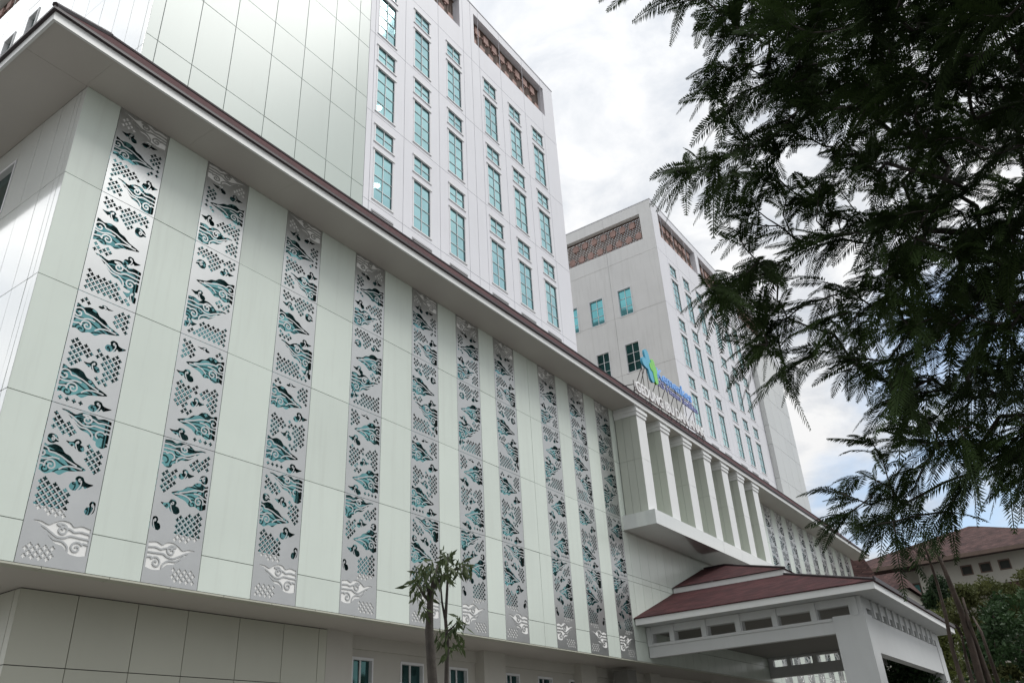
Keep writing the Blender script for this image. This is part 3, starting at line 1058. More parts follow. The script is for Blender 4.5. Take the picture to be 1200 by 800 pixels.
def tower(name, label, x0, x1, wx, screens, cladx, clad_proud, side_x_windows, side_screens, sidewall, lamps=False, side_joint=(), side_plates=None):
    t = thing(name, label, 'building', (0, 0, 0))
    y1 = TY + 17.0
    mp = front_map(TY)
    ms = side_map(x0)
    wh = []
    for x in wx:
        wh += [(x, x + WW, a, b) for a, b in TALL + SMALL]
    sh = [(a, b, 35.15, 37.3) for a, b in screens]
    zf = [17.0, 20.55, 20.55 + FL, 20.55 + 2 * FL, 20.55 + 3 * FL, ZTOP]
    # front wall
    cuts = sorted({x0, x1, *[(wx[i] + WW + wx[i + 1]) / 2 for i in range(5)], wx[0] - 0.25, wx[5] + WW + 0.3, wx[2] + WW + 0.32, wx[3] - 0.32, *[c for c in cladx if c <= x1 and c >= x0]})
    ca0, ca1 = min(cladx), max(cladx)
    mb = MB()
    fronts = [p for p in grid(cuts, zf) if not (ca0 - 1e-6 <= p[0] and p[1] <= ca1 + 1e-6)]
    clad(mb, mp, fronts, wh + sh, gap=0.022, tilt=0.0)
    mb.build('front_wall', M['paint'], t)
    mb = MB()
    zc = [17.0, 19.4, 21.0, 23.8, 25.4, 28.17, 29.77, 32.54, 34.14, 36.9, ZTOP] if clad_proud == 0 else [17.0, 19.4, 21.0, 23.8, 25.4, 28.17, 29.77, 33.3]
    csh = sh if clad_proud == 0 else ()
    clad(mb, front_map(TY - clad_proud), grid(cladx, zc), csh, gap=0.024, tilt=0.0012)
    if clad_proud:
        clad(mb, side_map(ca0), grid([TY - clad_proud, TY], zc), gap=0.02)
        mb.box(ca0 + 0.005, ca1, TY - clad_proud + 0.02, TY - 0.05, 33.27, 33.29)
        clad(mb, mp, [(ca0, ca1, 33.3, ZTOP)], sh, gap=0.02)
    mb.build('front_cladding', M['acp_block'] if clad_proud else M['acp_tower'], t)
    mb = MB()
    backing(mb, mp, x0 + 0.03, x1, 17, ZTOP, wh + sh, w=-0.03)
    if clad_proud:
        backing(mb, front_map(TY - clad_proud), ca0 + 0.03, ca1, 17, 33.26, w=-0.03)
    mb.build('backing_wall', M['joint_soft'], t)
    # side wall facing -x
    swh = [(a, b, c, d) for a, b, c, d in side_x_windows]
    ssh = list(side_screens)
    mb = MB()
    clad(mb, ms, grid(side_plates or [TY, 6.9, 10.9, 15, y1], zf), swh + ssh, gap=0.022, tilt=0.001)
    reveals(mb, ms, ssh, 0, -0.55)
    mb.build('side_wall', sidewall, t)
    mb = MB()
    backing(mb, ms, TY + 0.03, y1, 17, ZTOP, swh + ssh, w=-0.03)
    mb.box(x1 - 0.3, x1, TY + 0.03, y1, 17, ZTOP)
    mb.face((x0, y1, 17), (x1, y1, 17), (x1, y1, ZTOP), (x0, y1, ZTOP))
    mb.box(x0 + 0.6, x1 - 0.6, TY + 0.6, y1 - 0.6, 34.55, 34.7)
    mb.build('rear_wall', M['joint_soft'], t)
    mb = MB()
    reveals(mb, mp, sh, 0, -0.55)
    # roof ring beam with a thin coping
    mb.box(x0 + 0.01, x1 - 0.01, TY + 0.02, TY + 0.7, 37.42, ZTOP - 0.005)
    mb.box(x0 + 0.02, x0 + 0.7, TY + 0.71, y1 - 0.01, 37.42, ZTOP - 0.005)
    mb.box(x1 - 0.7, x1 - 0.02, TY + 0.71, y1 - 0.01, 37.42, ZTOP - 0.005)
    mb.box(x0 + 0.71, x1 - 0.71, y1 - 0.7, y1 - 0.01, 37.42, ZTOP - 0.005)
    mb.box(x0 - 0.03, x1 + 0.03, TY - 0.03, TY + 0.3, ZTOP, ZTOP + 0.05)
    mb.box(x0 - 0.03, x0 + 0.3, TY + 0.301, y1, ZTOP, ZTOP + 0.05)
    mb.build('roof_beam', M['paint'], t)
    for a, b in screens:
        lattice(mp, a, b, 35.15, 37.3, t)
    for s in side_screens:
        lattice(ms, *s, t)
    # each window has a dim room behind its panes
    def tower_window(mp, x, vv, nv, k, i):
        wo_ = window(mp, x - 0.03, x + WW + 0.03, vv[0] - 0.03, vv[1] + 0.03, t, M['pane'], 2, nv, trim=0.05, proud=0.012, inset=0.05, bar=0.022)
        rm = MB()
        h = (x - 0.03, x + WW + 0.03, vv[0] - 0.03, vv[1] + 0.03)
        rm.face(*[mp(u, v, -1.5) for u, v in ((h[0] - .6, h[2]), (h[1] + .6, h[2]), (h[1] + .6, h[3]), (h[0] - .6, h[3]))])
        c0 = ((h[0], h[2]), (h[1], h[2]), (h[1], h[3]), (h[0], h[3]))
        c1 = ((h[0] - .6, h[2]), (h[1] + .6, h[2]), (h[1] + .6, h[3]), (h[0] - .6, h[3]))
        for q in range(4):
            a, b, c, d = c0[q], c0[(q + 1) % 4], c1[(q + 1) % 4], c1[q]
            rm.face(mp(*a, -0.12), mp(*b, -0.12), mp(*c, -1.5), mp(*d, -1.5))
        rm.build('room', M['room'], wo_)
        if lamps and i == 0 and nv == 4:
            lp = MB()
            r_ = CF + CR * ((LAMP_PX[k][0] - 600) / 949.84) + CU * ((400 - LAMP_PX[k][1]) / 949.84)
            c = CP + r_ * ((TY + 0.62 - CP.y) / r_.y)
            lp.tube([(c.x, c.y, c.z + 0.03), (c.x, c.y, c.z - 0.03)], [0.16, 0.13], 14)
            lp.build('ceiling_lamp', M['lamp'], wo_)

    LAMP_PX = {1: (441, 218), 2: (443.5, 127), 3: (459.5, 38)}
    for i, x in enumerate(wx):
        for k in range(4):
            if k == 0:
                continue
            tower_window(mp, x, TALL[k], 4, k, i)
            tower_window(mp, x, SMALL[k], 2, k, i)
        mb = MB()
        mbox(mb, mp, x - 0.1, x + WW + 0.1, 19.55, 20.25, -0.02, 0.02)
        for q in range(7):
            mbox(mb, mp, x - 0.06, x + WW + 0.06, 19.6 + q * 0.09, 19.64 + q * 0.09, 0.021, 0.06)
        mb.build('vent_louvre', M['joint_soft'], t)
    for a, b, c, d in side_x_windows:
        window(ms, a + 0.03, b - 0.03, c + 0.03, d - 0.03, t, M['pane_side'] if c > 28 else M['pane_dark'], 2, 3, trim=0.06, proud=0.03, sill=False, inset=0.12)
    return t


t1 = tower('tower_building', 'white hospital tower nearest the camera, pale green panels on its left end', 1.52, 25.55, WX,
           [(1.95, 8.9), (9.85, 16.55), (17.75, 24.5)], [1.52, 1.9, 3.05, 4.3, 5.78, 7.14, 8.5, 9.75, 10.35], 0,
           [(11.9, 12.65, 26.4, 28.6), (13.65, 14.45, 26.4, 28.5)], [(14.4, 18.2, 31.0, 33.2)], M['acp_white'], lamps=True,
           side_plates=[TY, 3.25, 4.2, 5.2, 6.3, 7.5, 8.8, 10.1, 11.5, 13.0, 15, 17.5, 20])
t2 = tower('tower_building', 'farther white hospital tower behind the rooftop lettering, grey left side wall', 38.68, 62.7, [x + 29.62 for x in WX],
           [(39.8, 46.4), (47.0, 53.6), (54.9, 61.6)], [55.6, 57.5, 59.4, 61.2, 62.72], 0.4,
           [(9.75, 10.8, 29.27, 31.35), (7.65, 8.75, 29.27, 31.35), (5.4, 6.45, 29.27, 31.40), (7.65, 8.65, 24.95, 27.03), (5.36, 6.42, 24.95, 27.09)],
           [(3.95, 10.3, 34.8, 37.0)], M['paint_grey'])

# ------------------------------------------------------------------ entrance canopy
can = thing('entrance_canopy', 'grey entrance canopy with a two-tier maroon hipped roof below the balcony', 'canopy', (0, 0, 0))
CX0, CX1, CY = 22.3, 37.35, -8.65
ZF0, ZF1 = 6.35, 6.57


def ring(mb, x0, x1, y0, z0, z1, th=0.05):
    mb.box(x0, x1, y0, y0 + th, z0, z1)
    mb.box(x0, x0 + th, y0 + th, -0.04, z0, z1)
    mb.box(x1 - th, x1, y0 + th, -0.04, z0, z1)


mb = MB()
ring(mb, CX0, CX1, CY, ZF0, ZF1)
ring(mb, 26.2, 33.45, -4.75, 8.0, 8.22)
mb.build('fascia', M['fascia'], can)
mb = MB()
x0, x1, y0 = CX0 - 0.06, CX1 + 0.06, CY - 0.06
xa, xb, ya = 26.25, 33.4, -4.7
mb.face((x0, 0, 6.6), (x0, y0, 6.6), (xa, ya, 8.03), (xa, 0, 8.03))
mb.face((x0, y0, 6.6), (x1, y0, 6.6), (xb, ya, 8.03), (xa, ya, 8.03))
mb.face((x1, y0, 6.6), (x1, 0, 6.6), (xb, 0, 8.03), (xb, ya, 8.03))
mb.face((x0, 0, 6.575), (x1, 0, 6.575), (x1, y0, 6.575), (x0, y0, 6.575))
for a, b in (((x0, 0), (x0, y0)), ((x0, y0), (x1, y0)), ((x1, y0), (x1, 0))):
    mb.face((*a, 6.575), (*b, 6.575), (*b, 6.6), (*a, 6.6))
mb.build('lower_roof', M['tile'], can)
mb = MB()
xm = (26.14 + 33.51) / 2
x0, x1, y0 = 26.14, 33.51, -4.81
yr = y0 + (xm - x0)
mb.face((x0, -0.02, 8.24), (x0, y0, 8.24), (xm, yr, 9.57), (xm, -0.02, 9.57))
mb.face((x0, y0, 8.24), (x1, y0, 8.24), (xm, yr, 9.57))
mb.face((x1, y0, 8.24), (x1, -0.02, 8.24), (xm, -0.02, 9.57), (xm, yr, 9.57))
mb.face((x0, -0.02, 8.222), (x1, -0.02, 8.222), (x1, y0, 8.222), (x0, y0, 8.222))
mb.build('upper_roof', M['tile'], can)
mb = MB()
for a, b in (((x0, y0, 8.26), (xm, yr, 9.59)), ((x1, y0, 8.26), (xm, yr, 9.59)), ((xm, yr, 9.59), (xm, -0.1, 9.59)),
             ((CX0 - .06, CY - .06, 6.62), (26.25, -4.7, 8.05)), ((CX1 + .06, CY - .06, 6.62), (33.4, -4.7, 8.05))):
    mb.bar(a, b, 0.05)
mb.box(CX0 - 0.075, CX1 + 0.075, CY - 0.075, CY - 0.02, 6.58, 6.72)
mb.build('ridge_cap', M['gutter'], can)
mb = MB()
mb.face((CX0 + .05, CY + .05, 6.37), (CX1 - .05, CY + .05, 6.37), (CX1 - .05, -0.03, 6.37), (CX0 + .05, -0.03, 6.37))
mb.build('eave_board', M['canopy'], can)
BX0, BX1, BY = 23.2, 36.95, -7.93
# frieze beams with rows of openings
mb = MB()
ysl = [(-0.95, -0.24), (-2.2, -1.15), (-3.5, -2.45), (-4.85, -3.76), (-6.2, -5.08), (-7.5, -6.45)]
oh = [(a, b, 5.76, 6.1) for a, b in ysl]
xfl = []
x = 23.75
while x + 0.75 < BX1:
    xfl.append((x, x + 0.72))
    x += 1.05
fh = [(a, b, 5.76, 6.02) for a, b in xfl]
TH = 0.32
for mp_, u0, u1, hs in ((side_map(BX0), BY, -0.03, oh), (lambda u, v, w: (BX1 + w, u, v), BY, -0.03, oh), (front_map(BY), BX0, BX1, fh)):
    backing(mb, mp_, u0, u1, 5.27 if hs is oh else 4.63, 6.36, hs, w=0)
    backing(mb, mp_, u0, u1, 5.27 if hs is oh else 4.63, 6.36, hs, w=-TH)
    reveals(mb, mp_, hs, 0, -TH)
    mb.face(*[mp_(u, 5.27 if hs is oh else 4.63, w) for u, w in ((u0, 0), (u1, 0), (u1, -TH), (u0, -TH))])
# sill ledges under the openings
mb.box(BX0 - 0.05, BX0 - 0.002, BY + 1.05, -0.03, 5.66, 5.75)
# shallow posts between the openings
ys = [-0.12] + [(ysl[i][0] + ysl[i + 1][1]) / 2 for i in range(5)] + [-7.7]
for y in ys:
    mb.box(BX0 - 0.06, BX0 - 0.002, y - 0.09, y + 0.09, 5.752, 6.345)
for i in range(len(xfl) - 1):
    xc = (xfl[i][1] + xfl[i + 1][0]) / 2
    mb.box(xc - 0.1, xc + 0.1, BY - 0.06, BY - 0.002, 5.762, 6.345)
mb.build('frieze_beam', M['canopy'], can)
mb = MB()
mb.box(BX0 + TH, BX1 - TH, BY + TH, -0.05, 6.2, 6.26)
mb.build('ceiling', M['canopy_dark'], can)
for x in (BX0 - 0.03, BX1 - 1.0):
    mb = MB()
    mb.box(x, x + 0.98, BY - 0.03, BY + 1.02, 0, 5.80)
    mb.build('column', M['canopy'], can)
for x in (BX0 + 0.05, BX1 - 0.85):
    mb = MB()
    mb.box(x, x + 0.7, 1.0, 1.6, 0, 5.0)
    mb.build('rear_column', M['canopy_dark'], can)
# far side: low rails between posts
mb = MB()
mb.box(BX1 - 0.30, BX1 - 0.05, BY + 1.02, -0.9, 4.1, 4.5)
mb.build('side_rail', M['canopy'], can)

# ------------------------------------------------------------------ rooftop sign
sign = thing('rooftop_sign', 'rooftop sign with blue and green clover logo and rows of letters above the columns', 'sign', (27.2, -0.8, 16.0))


def text_mesh(name, body, size, x0, x1, z, y, mat, depth=0.05, bold=0.0):
    cu = bpy.data.curves.new(name, 'FONT')
    cu.body = body
    cu.size = size
    cu.extrude = depth / 2
    cu.offset = bold
    cu.resolution_u = 3
    ob = bpy.data.objects.new('tmp', cu)
    COL.objects.link(ob)
    me = bpy.data.meshes.new_from_object(ob.evaluated_get(bpy.context.evaluated_depsgraph_get()))
    COL.objects.unlink(ob)
    bpy.data.objects.remove(ob)
    bpy.data.curves.remove(cu)
    v = np.empty(len(me.vertices) * 3, dtype=np.float32)
    me.vertices.foreach_get('co', v)
    v = v.reshape(-1, 3)
    a, b = v[:, 0].min(), v[:, 0].max()
    k = (x1 - x0) / (b - a)
    n = np.stack([(v[:, 0] - a) * k + x0, y - v[:, 2], v[:, 1] + z], 1)
    n -= np.array(sign.location)
    faces = [tuple(p.vertices) for p in me.polygons]
    bpy.data.meshes.remove(me)
    root = list(range(len(n)))

    def find(a):
        while root[a] != a:
            root[a] = root[root[a]]
            a = root[a]
        return a
    weld = {}
    for q, p in enumerate(n):
        k = tuple(np.round(p, 4))
        root[find(q)] = find(weld.setdefault(k, q))
    for f in faces:
        for q in f[1:]:
            root[find(q)] = find(f[0])
    isl = {}
    for f in faces:
        isl.setdefault(find(f[0]), []).append(f)
    letters = []                                     # dots and stems that overlap in x are one letter
    for fs in sorted(isl.values(), key=lambda fs: min(n[q, 0] for f in fs for q in f)):
        a, b = min(n[q, 0] for f in fs for q in f), max(n[q, 0] for f in fs for q in f)
        if letters and min(b, letters[-1][1]) - a > 0.5 * min(b - a, letters[-1][1] - letters[-1][0]):
            letters[-1] = (letters[-1][0], max(b, letters[-1][1]), letters[-1][2] + fs)
        else:
            letters.append((a, b, fs))
    for _, _, fs in letters:
        mb = MB()
        for f in fs:
            mb.face(*[tuple(n[q]) for q in f])
        mb.build(name, mat, sign)


text_mesh('white_letter', 'GEDUNG IBU DAN ANAK', 0.72, 23.5, 31.0, 16.17, -0.8, M['letter_white'], 0.07, 0.012)
text_mesh('blue_letter', 'Kemenkes', 0.78, 26.05, 30.0, 17.72, -0.8, M['letter_blue'], 0.06, 0.010)
text_mesh('violet_letter', 'RS Hasan Sadikin', 0.50, 26.05, 30.55, 17.30, -0.8, M['letter_violet'], 0.05, 0.004)


def rounded_cross(mb, cx, cz, lobes, y, t):
    for (a, b, r) in lobes:      # capsule lobes
        (x0, z0), (x1, z1) = a, b
        ang = math.atan2(z1 - z0, x1 - x0)
        P = []
        for k in range(13):
            th = ang + math.pi / 2 + math.pi * k / 12
            P.append((x0 + r * math.cos(th), z0 + r * math.sin(th)))
        for k in range(13):
            th = ang - math.pi / 2 + math.pi * k / 12
            P.append((x1 + r * math.cos(th), z1 + r * math.sin(th)))
        lx, ly, lz = sign.location
        i = len(mb.v)
        n = len(P)
        mb.v += [(p[0] - lx, y - ly, p[1] - lz) for p in P] + [(p[0] - lx, y + t - ly, p[1] - lz) for p in P]
        mb.f.append(tuple(range(i, i + n)))
        mb.f.append(tuple(range(i + 2 * n - 1, i + n - 1, -1)))
        for k in range(n):
            k2 = (k + 1) % n
            mb.f.append((i + k, i + n + k, i + n + k2, i + k2))


mb = MB()
rounded_cross(mb, 0, 0, [((25.05, 18.55), (25.35, 17.45), 0.24)], -0.86, 0.1)
rounded_cross(mb, 0, 0, [((24.72, 18.02), (25.25, 17.95), 0.24)], -0.857, 0.1)
mb.build('blue_clover', M['logo_blue'], sign)
mb = MB()
rounded_cross(mb, 0, 0, [((25.58, 18.28), (25.72, 17.42), 0.19)], -0.885, 0.1)
rounded_cross(mb, 0, 0, [((25.42, 18.02), (25.72, 17.98), 0.22)], -0.882, 0.1)
mb.build('green_clover', M['logo_green'], sign)
mb = MB()
lx, ly, lz = sign.location
for x, zt in ((23.5, 16.7), (24.6, 17.9), (25.1, 18.3), (26.2, 17.9), (27.2, 17.9), (28.2, 17.9), (29.2, 17.9), (30.2, 17.6), (30.9, 16.6)):
    zb = ZT + 0.24 + (-0.76 - EY) * (zr1 - zr0) / D
    mb.bar((x - lx, -0.72 - ly, zt - lz), (x - lx, -0.72 - ly, zb - 0.1 - lz), 0.016)
    mb.bar((x - lx, -0.70 - ly, zt - 0.2 - lz), (x - lx, -0.1 - ly, zb + 0.75 - lz), 0.018)
mb.bar((23.5 - lx, -0.71 - ly, 16.25 - lz), (31.0 - lx, -0.71 - ly, 16.25 - lz), 0.02)
mb.bar((26 - lx, -0.71 - ly, 17.72 - lz), (30.5 - lx, -0.71 - ly, 17.72 - lz), 0.02)
mb.build('struts', M['strut'], sign)


# ------------------------------------------------------------------ foliage
def at(px, py, d):
    """a point at distance d along a line of sight (1200 px wide survey of the photo)"""
    r = CF + CR * ((px - 600) / 949.84) + CU * ((400 - py) / 949.84)
    return CP + r.normalized() * d


def unit(a):
    return a / (np.linalg.norm(a, axis=-1, keepdims=True) + 1e-9)


def fronds(base, direc, length, K=15, droop=0.35, pl=0.2, width=0.075):
    """feather leaves: a rachis with K pairs of narrow leaflets, vectorised over N fronds"""
    N = len(base)
    d = unit(direc)
    side = unit(np.cross(d, np.array([0, 0, 1.0]) + rng.normal(0, .35, (N, 3))))
    up = np.cross(side, d)
    quads = []
    ts = np.linspace(0, 1, K + 1)
    dr = (droop * rng.uniform(.4, 1.3, N))[:, None]
    Lb = length[:, None]
    pos = lambda t: base + d * Lb * t + np.array([0, 0, -1.0]) * Lb * dr * t * t
    for a, b in zip(ts[:-1:3], list(ts[3::3])):
        p, q = pos(a), pos(b)
        w = side * 0.004
        quads.append(np.stack([p - w, p + w, q + w, q - w], 1))
    fold = rng.uniform(-0.1, 0.45, N)[:, None]
    for k in range(1, K + 1):
        t = ts[k] - 0.5 / K
        p = pos(t)
        tang = unit(d + np.array([0, 0, -1.0]) * dr * 2 * t)
        l = Lb * pl * (math.sin(math.pi * (0.16 + 0.80 * t)) ** 0.7)
        for s in (-1, 1):
            jl = l * rng.uniform(.85, 1.1, (N, 1))
            pd = unit(side * s + tang * (0.45 + 0.35 * t) - up * fold + rng.normal(0, .07, (N, 3)))
            w = tang * (Lb * width * 0.34)
            m = p + pd * jl * 0.45
            e = p + pd * jl + np.array([0, 0, -1.0]) * jl * 0.12
            quads.append(np.stack([p - w * .35, m - w, e, m + w], 1))
    return np.concatenate(quads, 0)


def grow(root, fork, pts, mbr, r_tip=0.006, expo=2.2, n=5):
    """join crown points into a branching skeleton and sweep tubes along it"""
    nodes = [np.array(fork)]
    par = [-1]
    pts = sorted([np.array(p) for p in pts], key=lambda p: np.linalg.norm(p - nodes[0]))
    for p in pts:
        A = np.array(nodes)
        dist = np.linalg.norm(A - p, axis=1)
        rootd = np.linalg.norm(A - nodes[0], axis=1)
        cost = dist + 0.25 * rootd
        i = int(np.argmin(np.where(dist < 1e-6, 1e9, cost)))
        if dist[i] > 0.9:                      # long limbs get an intermediate joint
            mid = (A[i] + p) / 2 + np.array([rng.normal(0, .08), rng.normal(0, .08), 0.10 * dist[i]])
            nodes.append(mid)
            par.append(i)
            i = len(nodes) - 1
        nodes.append(p)
        par.append(i)
    N = len(nodes)
    ch = [[] for _ in range(N)]
    for i in range(1, N):
        ch[par[i]].append(i)
    rad = np.zeros(N)
    for i in range(N - 1, -1, -1):
        s = sum(rad[c] ** expo for c in ch[i])
        rad[i] = max(r_tip, s ** (1 / expo)) if s > 0 else r_tip
    for i in range(1, N):
        a, b = nodes[par[i]], nodes[i]
        m = (a + b) / 2 + rng.normal(0, .03, 3) * np.linalg.norm(b - a)
        mbr.tube([a, m, b], [min(rad[par[i]], rad[i] * 1.3), rad[i] * 1.1, rad[i]], n)
    tips = [i for i in range(N) if not ch[i]]
    return nodes, par, ch, rad


# --- the feathery tree overhanging from the right
ft = thing('feathery_tree', 'dark overhanging tree with feathery leaves filling the upper right', 'tree', (3.4, -16.9, 0))
FT = np.array(ft.location)
POLY = [(930, -80), (900, 40), (935, 120), (965, 190), (935, 250), (985, 320), (968, 372), (1015, 425), (1055, 465), (1065, 515), (1120, 535), (1200, 555), (1420, 520), (1420, -220)]
GAPS = [(1000, 300, 12), (1095, 330, 12), (1110, 420, 12), (1035, 395, 14), (985, 160, 12), (1150, 490, 12), (1060, 60, 10), (1020, 230, 12)]
BOUGHS = [[(990, 0), (900, 10), (830, 18), (760, 5), (702, -8)], [(960, 40), (880, 42), (815, 45)], [(970, 90), (880, 92), (800, 92)], [(960, 120), (870, 125), (795, 122)],
          [(990, 160), (910, 165), (835, 182), (790, 205), (755, 222)], [(900, 190), (850, 205), (812, 230)], [(980, 235), (900, 240), (850, 262), (832, 285)],
          [(1000, 285), (920, 295), (850, 318), (795, 350)], [(900, 305), (850, 340), (806, 372)], [(985, 345), (915, 365), (870, 395), (846, 432)], [(940, 375), (905, 410), (884, 458)],
          [(1010, 395), (965, 410), (928, 428)], [(1030, 425), (990, 440), (962, 432)], [(1060, 440), (1020, 470), (1003, 492)], [(1080, 490), (1030, 540), (975, 580), (940, 590)],
          [(1090, 520), (1050, 565), (985, 600), (932, 622)], [(1080, 550), (1040, 600), (1005, 650)], [(1060, 580), (1025, 600), (985, 640)], [(1150, 500), (1110, 570), (1082, 600)], [(1120, 545), (1105, 600), (1094, 632)],
          [(1190, 530), (1150, 552)], [(1210, 540), (1192, 602)]]
pts = []
tries = 0
while len(pts) < 980 and tries < 60000:
    tries += 1
    x, y = rng.uniform(900, 1420), rng.uniform(-220, 560)
    if not inside_poly(POLY, x, y):
        continue
    if any((x - a) ** 2 + (y - b) ** 2 < (r + 12) ** 2 for a, b, r in GAPS):
        continue
    if x > 1220 and rng.random() < 0.45:
        continue
    if x < 1010 and rng.random() < 0.35:
        continue
    f = min(1, max(0, (x - 740) / 460))
    pts.append(np.array(at(x, y, rng.uniform(6.6, 8.6 + 2.2 * f))))
for bg_ in BOUGHS:
    seg = [math.dist(a, b) for a, b in zip(bg_, bg_[1:])]
    tot = sum(seg)
    d_base, d_tip = rng.uniform(7.6, 9.2), rng.uniform(6.6, 8.2)
    n_ = max(4, int(tot / (11.5 if bg_[-1][1] < 480 else 21)))
    for k in range(n_):
        u = (k + rng.random()) / n_
        rem, q = u * tot, 0
        while q < len(seg) - 1 and rem > seg[q]:
            rem -= seg[q]
            q += 1
        a, b = bg_[q], bg_[q + 1]
        t_ = min(1, rem / seg[q])
        sp = 15 * (1 - u) + 5
        x, y = a[0] + (b[0] - a[0]) * t_ + rng.normal(0, sp), a[1] + (b[1] - a[1]) * t_ + rng.normal(0, sp * 0.8)
        # fronds reach about 40 px past a twig, so twigs stop short of the tips
        x += 34 * u
        y -= 16 * u
        pts.append(np.array(at(x, y, d_base + (d_tip - d_base) * u + rng.normal(0, .18))))
mbr = MB()
fork = np.array((3.1, -16.3, 4.6))
nodes, par, ch, rad = grow(None, fork - FT, [p - FT for p in pts], mbr, 0.0055, 2.35)
mbr.build('branches', M['bark'], ft, True)
mb = MB()
mb.tube([(0, 0, -0.1), (0.05, 0.05, 0.5), (-0.1, 0.2, 2.4), tuple(fork - FT)], [0.42, 0.3, 0.25, max(0.2, rad[0])], 12)
mb.build('trunk', M['bark'], ft, True)
B, Dr, Ln = [], [], []
for i in range(1, len(nodes)):
    p, q = nodes[par[i]], nodes[i]
    dd = (q - p) / (np.linalg.norm(q - p) + 1e-9)
    tip = not ch[i]
    k = 6 if tip else 4
    for j in range(k):
        t = rng.uniform(0.25, 1.0)
        b = p + (q - p) * t
        if np.linalg.norm(b - q) > 0.45:
            b = q + (b - q) / np.linalg.norm(b - q) * rng.uniform(0, .45)
        sidev = rng.normal(0, 1, 3)
        sidev -= dd * (sidev @ dd)
        sidev /= np.linalg.norm(sidev) + 1e-9
        sidev[2] *= 0.5
        v = dd * rng.uniform(0.5, 1.1) + sidev * rng.uniform(0.5, 1.0) + np.array([0, 0, -0.15])
        B.append(b)
        Dr.append(v)
        Ln.append(rng.uniform(0.26, 0.46))
Q = fronds(np.array(B), np.array(Dr), np.array(Ln), K=24, droop=0.42, pl=0.22, width=0.062)
quads_mesh('crown', Q, M['leaf_feather'], ft)


def leaf_quads(P, size, aspect=0.42, droop=0.3, out=None):
    """pointed leaves: kite-shaped quads scattered with random pose"""
    N = len(P)
    d = rng.normal(0, 1, (N, 3))
    if out is not None:
        d = d * 0.7 + out
    d[:, 2] -= droop
    d = unit(d)
    s = unit(np.cross(d, rng.normal(0, 1, (N, 3))))
    l = (size * rng.uniform(.6, 1.25, N))[:, None]
    return np.stack([P, P + d * l * .45 + s * l * aspect * .5, P + d * l, P + d * l * .45 - s * l * aspect * .5], 1)


# --- slim young tree in front of the left half of the podium: two stems, drooping leaf tufts
yt_base = Vector((2.1, -7.35, 0))
yt = thing('young_tree', 'slim young tree with two thin stems and drooping leaf tufts before the strips', 'tree', yt_base)
YB = np.array(yt_base)


def ap(px, py, d=11.2):
    return np.array(at(px, py, d)) - YB


mb = MB()
s1 = [np.array((-0.05, 0.1, 0)), ap(510, 880), ap(507, 800), ap(503, 740), ap(504, 705), ap(508, 680), ap(513, 662)]
s1[0] = np.array((s1[1][0], s1[1][1], -0.05))
mb.tube(s1, [0.085, 0.070, 0.064, 0.056, 0.042, 0.026, 0.012], 9)
for a, b in ((705, (489, 684)), (700, (496, 668)), (690, (520, 672))):
    mb.tube([ap(505, a), (ap(505, a) + ap(*b)) / 2 + np.array((0, 0, -.03)), ap(*b)], [0.03, 0.022, 0.012], 6)
mb.build('trunk', M['bark'], yt, True)
mb = MB()
s2 = [None, ap(525, 880, 11.6), ap(523, 800, 11.6), ap(524, 750, 11.6), ap(522, 725, 11.6), ap(524, 690, 11.6), ap(525, 648, 11.6)]
s2[0] = np.array((s2[1][0], s2[1][1], -0.05))
mb.tube(s2, [0.042, 0.034, 0.030, 0.027, 0.023, 0.018, 0.01], 7)
mb.tube([ap(522, 728, 11.6), ap(518, 705, 11.6), ap(516, 680, 11.6)], [0.02, 0.016, 0.01], 6)
mb.tube([ap(523, 740, 11.6), ap(530, 735, 11.6), ap(536, 728, 11.6)], [0.016, 0.012, 0.008], 6)
mb.tube([ap(525, 675, 11.6), ap(533, 668, 11.6), ap(545, 662, 11.6)], [0.016, 0.012, 0.008], 6)
mb.build('stem', M['bark'], yt, True)
Pl, Ol = [], []
for (x, y, d, n, r) in ((489, 684, 11.2, 40, 9), (486, 694, 11.2, 22, 7), (497, 668, 11.2, 60, 12), (508, 664, 11.2, 60, 12), (515, 672, 11.2, 40, 10), (502, 688, 11.2, 40, 10), (494, 700, 11.2, 16, 7), (498, 715, 11.1, 16, 5),
                     (526, 648, 11.6, 44, 8), (520, 655, 11.6, 24, 8), (536, 664, 11.6, 40, 9), (546, 662, 11.6, 34, 7), (528, 668, 11.6, 26, 8), (520, 740, 11.6, 36, 9), (536, 730, 11.6, 36, 8), (515, 750, 11.6, 18, 6), (535, 755, 11.6, 20, 7), (527, 765, 11.6, 8, 6), (540, 742, 11.6, 14, 6)):
    for _ in range(int(n * 0.68)):
        q = ap(x + rng.normal(0, r * .55), y + rng.normal(0, r * .5), d + rng.normal(0, .15))
        Pl.append(q)
        Ol.append(np.array((rng.normal(0, .3), rng.normal(0, .3), -0.6)))
quads_mesh('crown', leaf_quads(np.array(Pl), 0.165, 0.25, 0.6, np.array(Ol)), M['leaf_young'], yt)


